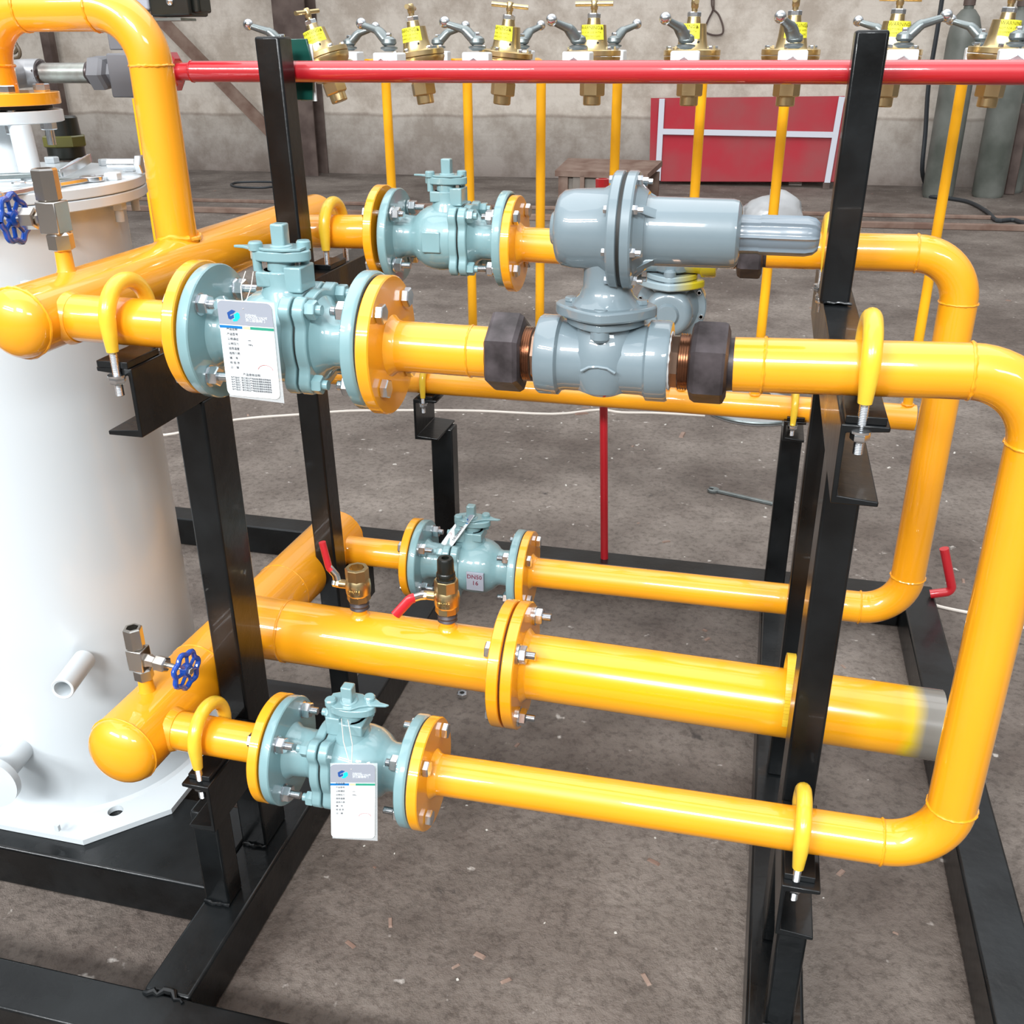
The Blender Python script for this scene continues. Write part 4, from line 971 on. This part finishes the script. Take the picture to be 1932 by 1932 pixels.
hang_tag('white printed tag hanging low in front of the front lower ball valve', at(623, 1442, Y=1.0), at(708, 1442, Y=1.0), at(625, 1580, Y=.996), (-.515, 1.075, .490), seal=False)
hang_tag('printed tag seen nearly edge on, tucked beside the stem of the DN50 valve', (-.508, 1.715, .523), (-.548, 1.765, .50), (-.553, 1.70, .455), (-.52, 1.73, .49), seal=False)

# ================================================================= things on the floor and along the wall
tag(obj('hex_nut', MB().lathe(at(872, 1314, Z=ZF), (0, 0, 1), [(0, .011), (.001, .0125), (.010, .0125), (.011, .011), (.011, .0065), (.0, .0065)], 6, .2), ZINC), 'loose zinc hexagonal nut lying on the concrete under the big pipe', 'nut')
t = wrench('bare steel spanner lying on the floor left of the black posts', (at(1462, 951, Z=ZF+.006), at(1352, 926, Z=ZF+.006)), .016, .008, .02, m_=DKZ)
c = at(1420, 803, Z=ZF)+V((0, .205, 0))
t = thing('round_plate', 'round grey steel plate lying on the floor behind the manifold pipe', 'plate', (c.x, c.y, ZF))
obj('disc', MB().lathe((c.x, c.y, ZF), (0, 0, 1), [(0, .205), (.016, .205), (.018, .203)], 56), mat('dull_grey_plate', (.30, .30, .30), .5), t)
obj('rim', MB().ring((c.x, c.y, ZF+.012), (0, 0, 1), .206, .007, 56, 8), DKZ, t)
obj('lump', MB().box((c.x+.02, c.y+.06, ZF+.035), (.09, .05, .035)), PLBLACK, t, bevel=.01)
def cordp(pix, z=.004): return [at(*q, Z=ZF)+V((0, 0, z)) for q in pix]
def smooth(pts, n=4):
    out = []
    for i in range(len(pts)-1):
        p0, p1, p2, p3 = pts[max(i-1, 0)], pts[i], pts[i+1], pts[min(i+2, len(pts)-1)]
        for k in range(n):
            t_ = k/n; out.append(.5*((2*p1)+(p2-p0)*t_+(2*p0-5*p1+4*p2-p3)*t_*t_+(3*p1-p0-3*p2+p3)*t_**3))
    return out+[pts[-1]]
tag(obj('cord', MB().tube(smooth(cordp([(290, 822), (330, 820), (444, 794), (578, 783), (661, 777), (760, 776), (900, 777), (1042, 783), (1130, 775), (1172, 780), (1236, 781), (1330, 786)])), .0055, 8), CORD), 'thin whitish cord lying across the floor behind the skid, left stretch', 'cord')
tag(obj('cord', MB().tube(smooth(cordp([(1760, 1143), (1781, 1149), (1820, 1157), (1870, 1166), (1932, 1187), (1990, 1200)])), .0045, 8), CORD), 'short stretch of white cord on the floor beyond the far right skid corner', 'cord')
tag(obj('hose', MB().tube(smooth(cordp([(1742, 352), (1748, 372), (1790, 378), (1830, 386), (1862, 404), (1880, 420), (1915, 420), (1960, 440)], .02)), .018, 8), WIRE), 'thin black hose snaking on the floor below the gas cylinders', 'hose')
tag(obj('wire_ring', MB().tube(smooth([at(*q, Z=ZF)+V((0, 0, .012)) for q in ((436, 350), (450, 346), (500, 345), (540, 348), (500, 356), (450, 355), (436, 351))]), .012, 6), WIRE), 'flattened loop of dark wire lying on the floor near the back wall', 'wire')

# gas cylinders
def cylinder(label, px, pyb, R, H, parts):
    p = at(px, pyb, Z=ZF); t = thing('gas_cylinder', label, 'gas cylinder', (p.x, p.y, ZF), 0, 'gas cylinders by the back wall')
    obj('body', MB().lathe((p.x, p.y, ZF), (0, 0, 1), [(0, R*.9), (.03, R), (H*.82, R), (H*.88, R*.93), (H*.93, R*.74), (H*.965, R*.42), (H*.97, R*.3), (H, R*.3)], 40), CYLG, t)
    obj('neck_ring', MB().lathe((p.x, p.y, ZF+H*.985), (0, 0, 1), [(0, R*.36), (H*.035, R*.36)], 24), DKBRN, t)
    obj('valve', MB().cyl((p.x, p.y, ZF+H), (p.x, p.y, ZF+H*1.06), R*.12, seg=12).cyl((p.x-R*.3, p.y, ZF+H*1.04), (p.x+R*.3, p.y, ZF+H*1.04), R*.1, seg=12), DKBRN, t)
    if parts: obj('rubber_band', MB().ring((p.x, p.y, ZF+H*.70), (0, 0, 1), R*1.0, R*.10, 40, 8), CYLG, t)
    return p
cylinder('grey green gas cylinder with rusty shoulder, the left one of the group', 1768, 372, .150, 1.76, True)
cylinder('grey green gas cylinder in the middle of the group, partly behind the last brass regulator', 1862, 371, .150, 1.75, True)
cylinder('darker gas cylinder behind the right one, nearly hidden', 1900, 362, .145, 1.74, False)
A = [at(1778, -5, Y=11.6), at(1768, 60, Y=11.6), at(1752, 160, Y=11.6), at(1746, 250, Y=11.6), at(1740, 320, Y=11.6), at(1742, 352, Z=ZF)+V((0, -.2, .03))]
tag(obj('hose', MB().tube(smooth(A), .022, 8), WIRE), 'black hose hanging down the wall left of the gas cylinders', 'hose')

# red framed panel leaning at the wall
tl, tr_, brp, bl = at(1228, 185, Y=12.0), at(1594, 181, Y=12.0), at(1582, 343, Y=11.75), at(1225, 342, Y=11.75)
t = thing('painted_board', 'large faded red sheet panel with a pale tube frame leaning against the wall', 'panel', tuple((bl+brp)/2))
nrm = (tr_-tl).cross(bl-tl).normalized()
if nrm.y > 0: nrm = -nrm
obj('sheet', MB().add([tl, tr_, brp, bl, tl-nrm*.03, tr_-nrm*.03, brp-nrm*.03, bl-nrm*.03], [(0, 1, 2, 3), (7, 6, 5, 4), (0, 4, 5, 1), (1, 5, 6, 2), (2, 6, 7, 3), (3, 7, 4, 0)]), REDP, t)
FR = mat('pale_frame_tube', (.55, .56, .62), .5)
def bar(a, b, w_=.03, d_=.04):
    a, b = V(a), V(b); d = b-a; s = d.cross(nrm).normalized(); return MB().prism([(-w_, 0), (w_, 0), (w_, d_), (-w_, d_)], a+nrm*.002, s, nrm, d)
def on(u_, v_): return tl.lerp(tr_, u_).lerp(bl.lerp(brp, u_), v_)
obj('frame_tube', bar(on(.062, .02), on(.048, 1.0)), FR, t); obj('frame_tube', bar(on(.985, .02), on(.94, 1.06)), FR, t); obj('frame_tube', bar(on(.06, .41), on(.965, .46)), FR, t)
obj('frame_foot', MB().box(on(.938, 1.05)+nrm*.03, (.07, .07, .06)), DKBRN, t)

# rusty crate table
p0, p1 = at(1047, 322, Y=9.6), at(1222, 328, Y=9.6); q0, q1 = at(1072, 298, Y=10.2), at(1250, 303, Y=10.2)
t = thing('metal_bench', 'rusty flat topped metal bench with grey side panels, left of the red panel', 'bench', ((p0.x+p1.x)/2, 9.9, ZF))
obj('top', MB().add([p0, p1, q1, q0]+[v-V((0, 0, .05)) for v in (p0, p1, q1, q0)], [(0, 1, 2, 3), (7, 6, 5, 4), (0, 4, 5, 1), (1, 5, 6, 2), (2, 6, 7, 3), (3, 7, 4, 0)]), RUST, t)
obj('side_panel', MB().bb(p0.x+.12, p1.x-.06, 9.66, 9.70, ZF+.05, p0.z-.05), CRATE, t)
for x in (p0.x+.03, p0.x+.17, p1.x-.10): obj('leg', MB().bb(x, x+.09, 9.62, 9.74, ZF, p0.z-.05), RUST if x < p0.x+.1 else CRATE, t)
obj('leg', MB().bb(p1.x-.05, p1.x+.05, 10.1, 10.18, ZF, p0.z-.05), RUST, t)
obj('hook', MB().bb(p0.x+.24, p0.x+.28, 9.60, 9.64, p0.z-.20, p0.z-.04), RUST, t)
# plastic bag
c = at(1446, 432, Z=ZF); vs = []; fs = []; nu, nv = 28, 12
for j in range(nv+1):
    ph = PI/2*j/nv
    for i in range(nu):
        a = 2*PI*i/nu; r = 1+.10*math.sin(3*a+1)+.06*math.sin(7*a+j)+random.uniform(-.03, .03)
        vs.append((c.x+.28*r*math.cos(ph)**.6*math.cos(a), c.y+.2*r*math.cos(ph)**.6*math.sin(a), ZF+.27*math.sin(ph)*(1+.10*math.sin(2*a))*(1.0+.12*math.cos(a))))
for j in range(nv):
    for i in range(nu): fs.append((j*nu+i, j*nu+(i+1) % nu, (j+1)*nu+(i+1) % nu, (j+1)*nu+i))
fs.append(tuple(nv*nu+i for i in range(nu)))
tag(obj('plastic_bag', MB().add(vs, fs), CLEAR, sharp=80), 'crumpled translucent white plastic bag on the floor behind the regulator', 'bag')
# wire hook on the wall and pegs
Yh = 12.08
pts = smooth([at(*q, Y=Yh) for q in ((1343, -20), (1343, 8), (1345, 19), (1336, 38), (1330, 58), (1345, 66), (1362, 64), (1364, 50), (1356, 28), (1347, 19))])
tag(obj('wire_hook', MB().tube(pts, .011, 6).tube([at(1347, -20, Y=Yh), at(1347, 18, Y=Yh)], .008, 6), DKBRN), 'bent wire hook hanging on the back wall above the red panel', 'hook')
pts = smooth([at(*q, Y=4.5) for q in ((-5, 110), (15, 112), (35, 108), (37, 96), (30, 84), (22, 80), (18, 90), (26, 100), (33, 90), (26, 76), (22, 74))])
tag(obj('wire_bundle', MB().tube(pts, .008, 6), mat('brown_wire', (.10, .07, .04), .5)), 'small curled bundle of brown wires above the bare steel elbow', 'wire')
for q, lab in (((1500, 350), 'thin pale scrap of wood on the floor below the red panel'),):
    c = at(*q, Z=ZF); tag(obj('wood_scrap', MB().box((c.x, c.y, ZF+.02), (.14, .04, .03)), CORD), lab, 'scrap')
m = MB()
for i in range(130):
    if i < 60: q = (random.uniform(0, 1932), random.uniform(800, 1930))
    else: q = (random.uniform(300, 1932), random.uniform(340, 980))
    c = at(*q, Z=ZF)
    if c.y > 11.5 or any(x0-.02 < c.x < x1+.02 and y0-.02 < c.y < y1+.02 for x0, x1, y0, y1 in ((-2.3, 1.4, .81, .9), (-2.3, .515, 2.4, 2.49), (-.81, -.72, .8, 2.5), (.43, .52, .8, 2.5), (.08, .17, .8, 2.5), (-2.4, -.8, 1.0, 1.8))): continue
    s_ = random.uniform(.002, .006)*(1 if c.y < 3 else 1.6); R_ = Matrix.Rotation(random.uniform(0, 6), 3, 'Z')
    m.box((c.x, c.y, ZF+s_*.15), (s_*random.uniform(.7, 1.8), s_*.8, s_*.4), R_, .6)
tag(obj('floor_chips', m, mat('pale_chips', (.55, .52, .47), .8)), 'scattered pale grit and paint chips on the concrete floor', 'debris', None, 'stuff')
m = MB()
for i in range(60):
    q = (random.uniform(300, 1932), random.uniform(345, 1930)); c = at(*q, Z=ZF)
    if c.y > 11.5 or any(x0-.03 < c.x < x1+.03 and y0-.03 < c.y < y1+.03 for x0, x1, y0, y1 in ((-2.3, 1.4, .81, .9), (-2.3, .515, 2.4, 2.49), (-.81, -.72, .8, 2.5), (.43, .52, .8, 2.5), (.08, .17, .8, 2.5), (-2.4, -.8, 1.0, 1.8))): continue
    s_ = random.uniform(.006, .014)*(1 if c.y < 3 else 2); R_ = Matrix.Rotation(random.uniform(0, 6), 3, 'Z')
    m.box((c.x, c.y, ZF+s_*.08), (s_*random.uniform(1, 2.4), s_*.7, s_*.25), R_, .7)
tag(obj('dark_flakes', m, RUST), 'scattered dark rusty flakes on the concrete floor', 'debris', None, 'stuff')
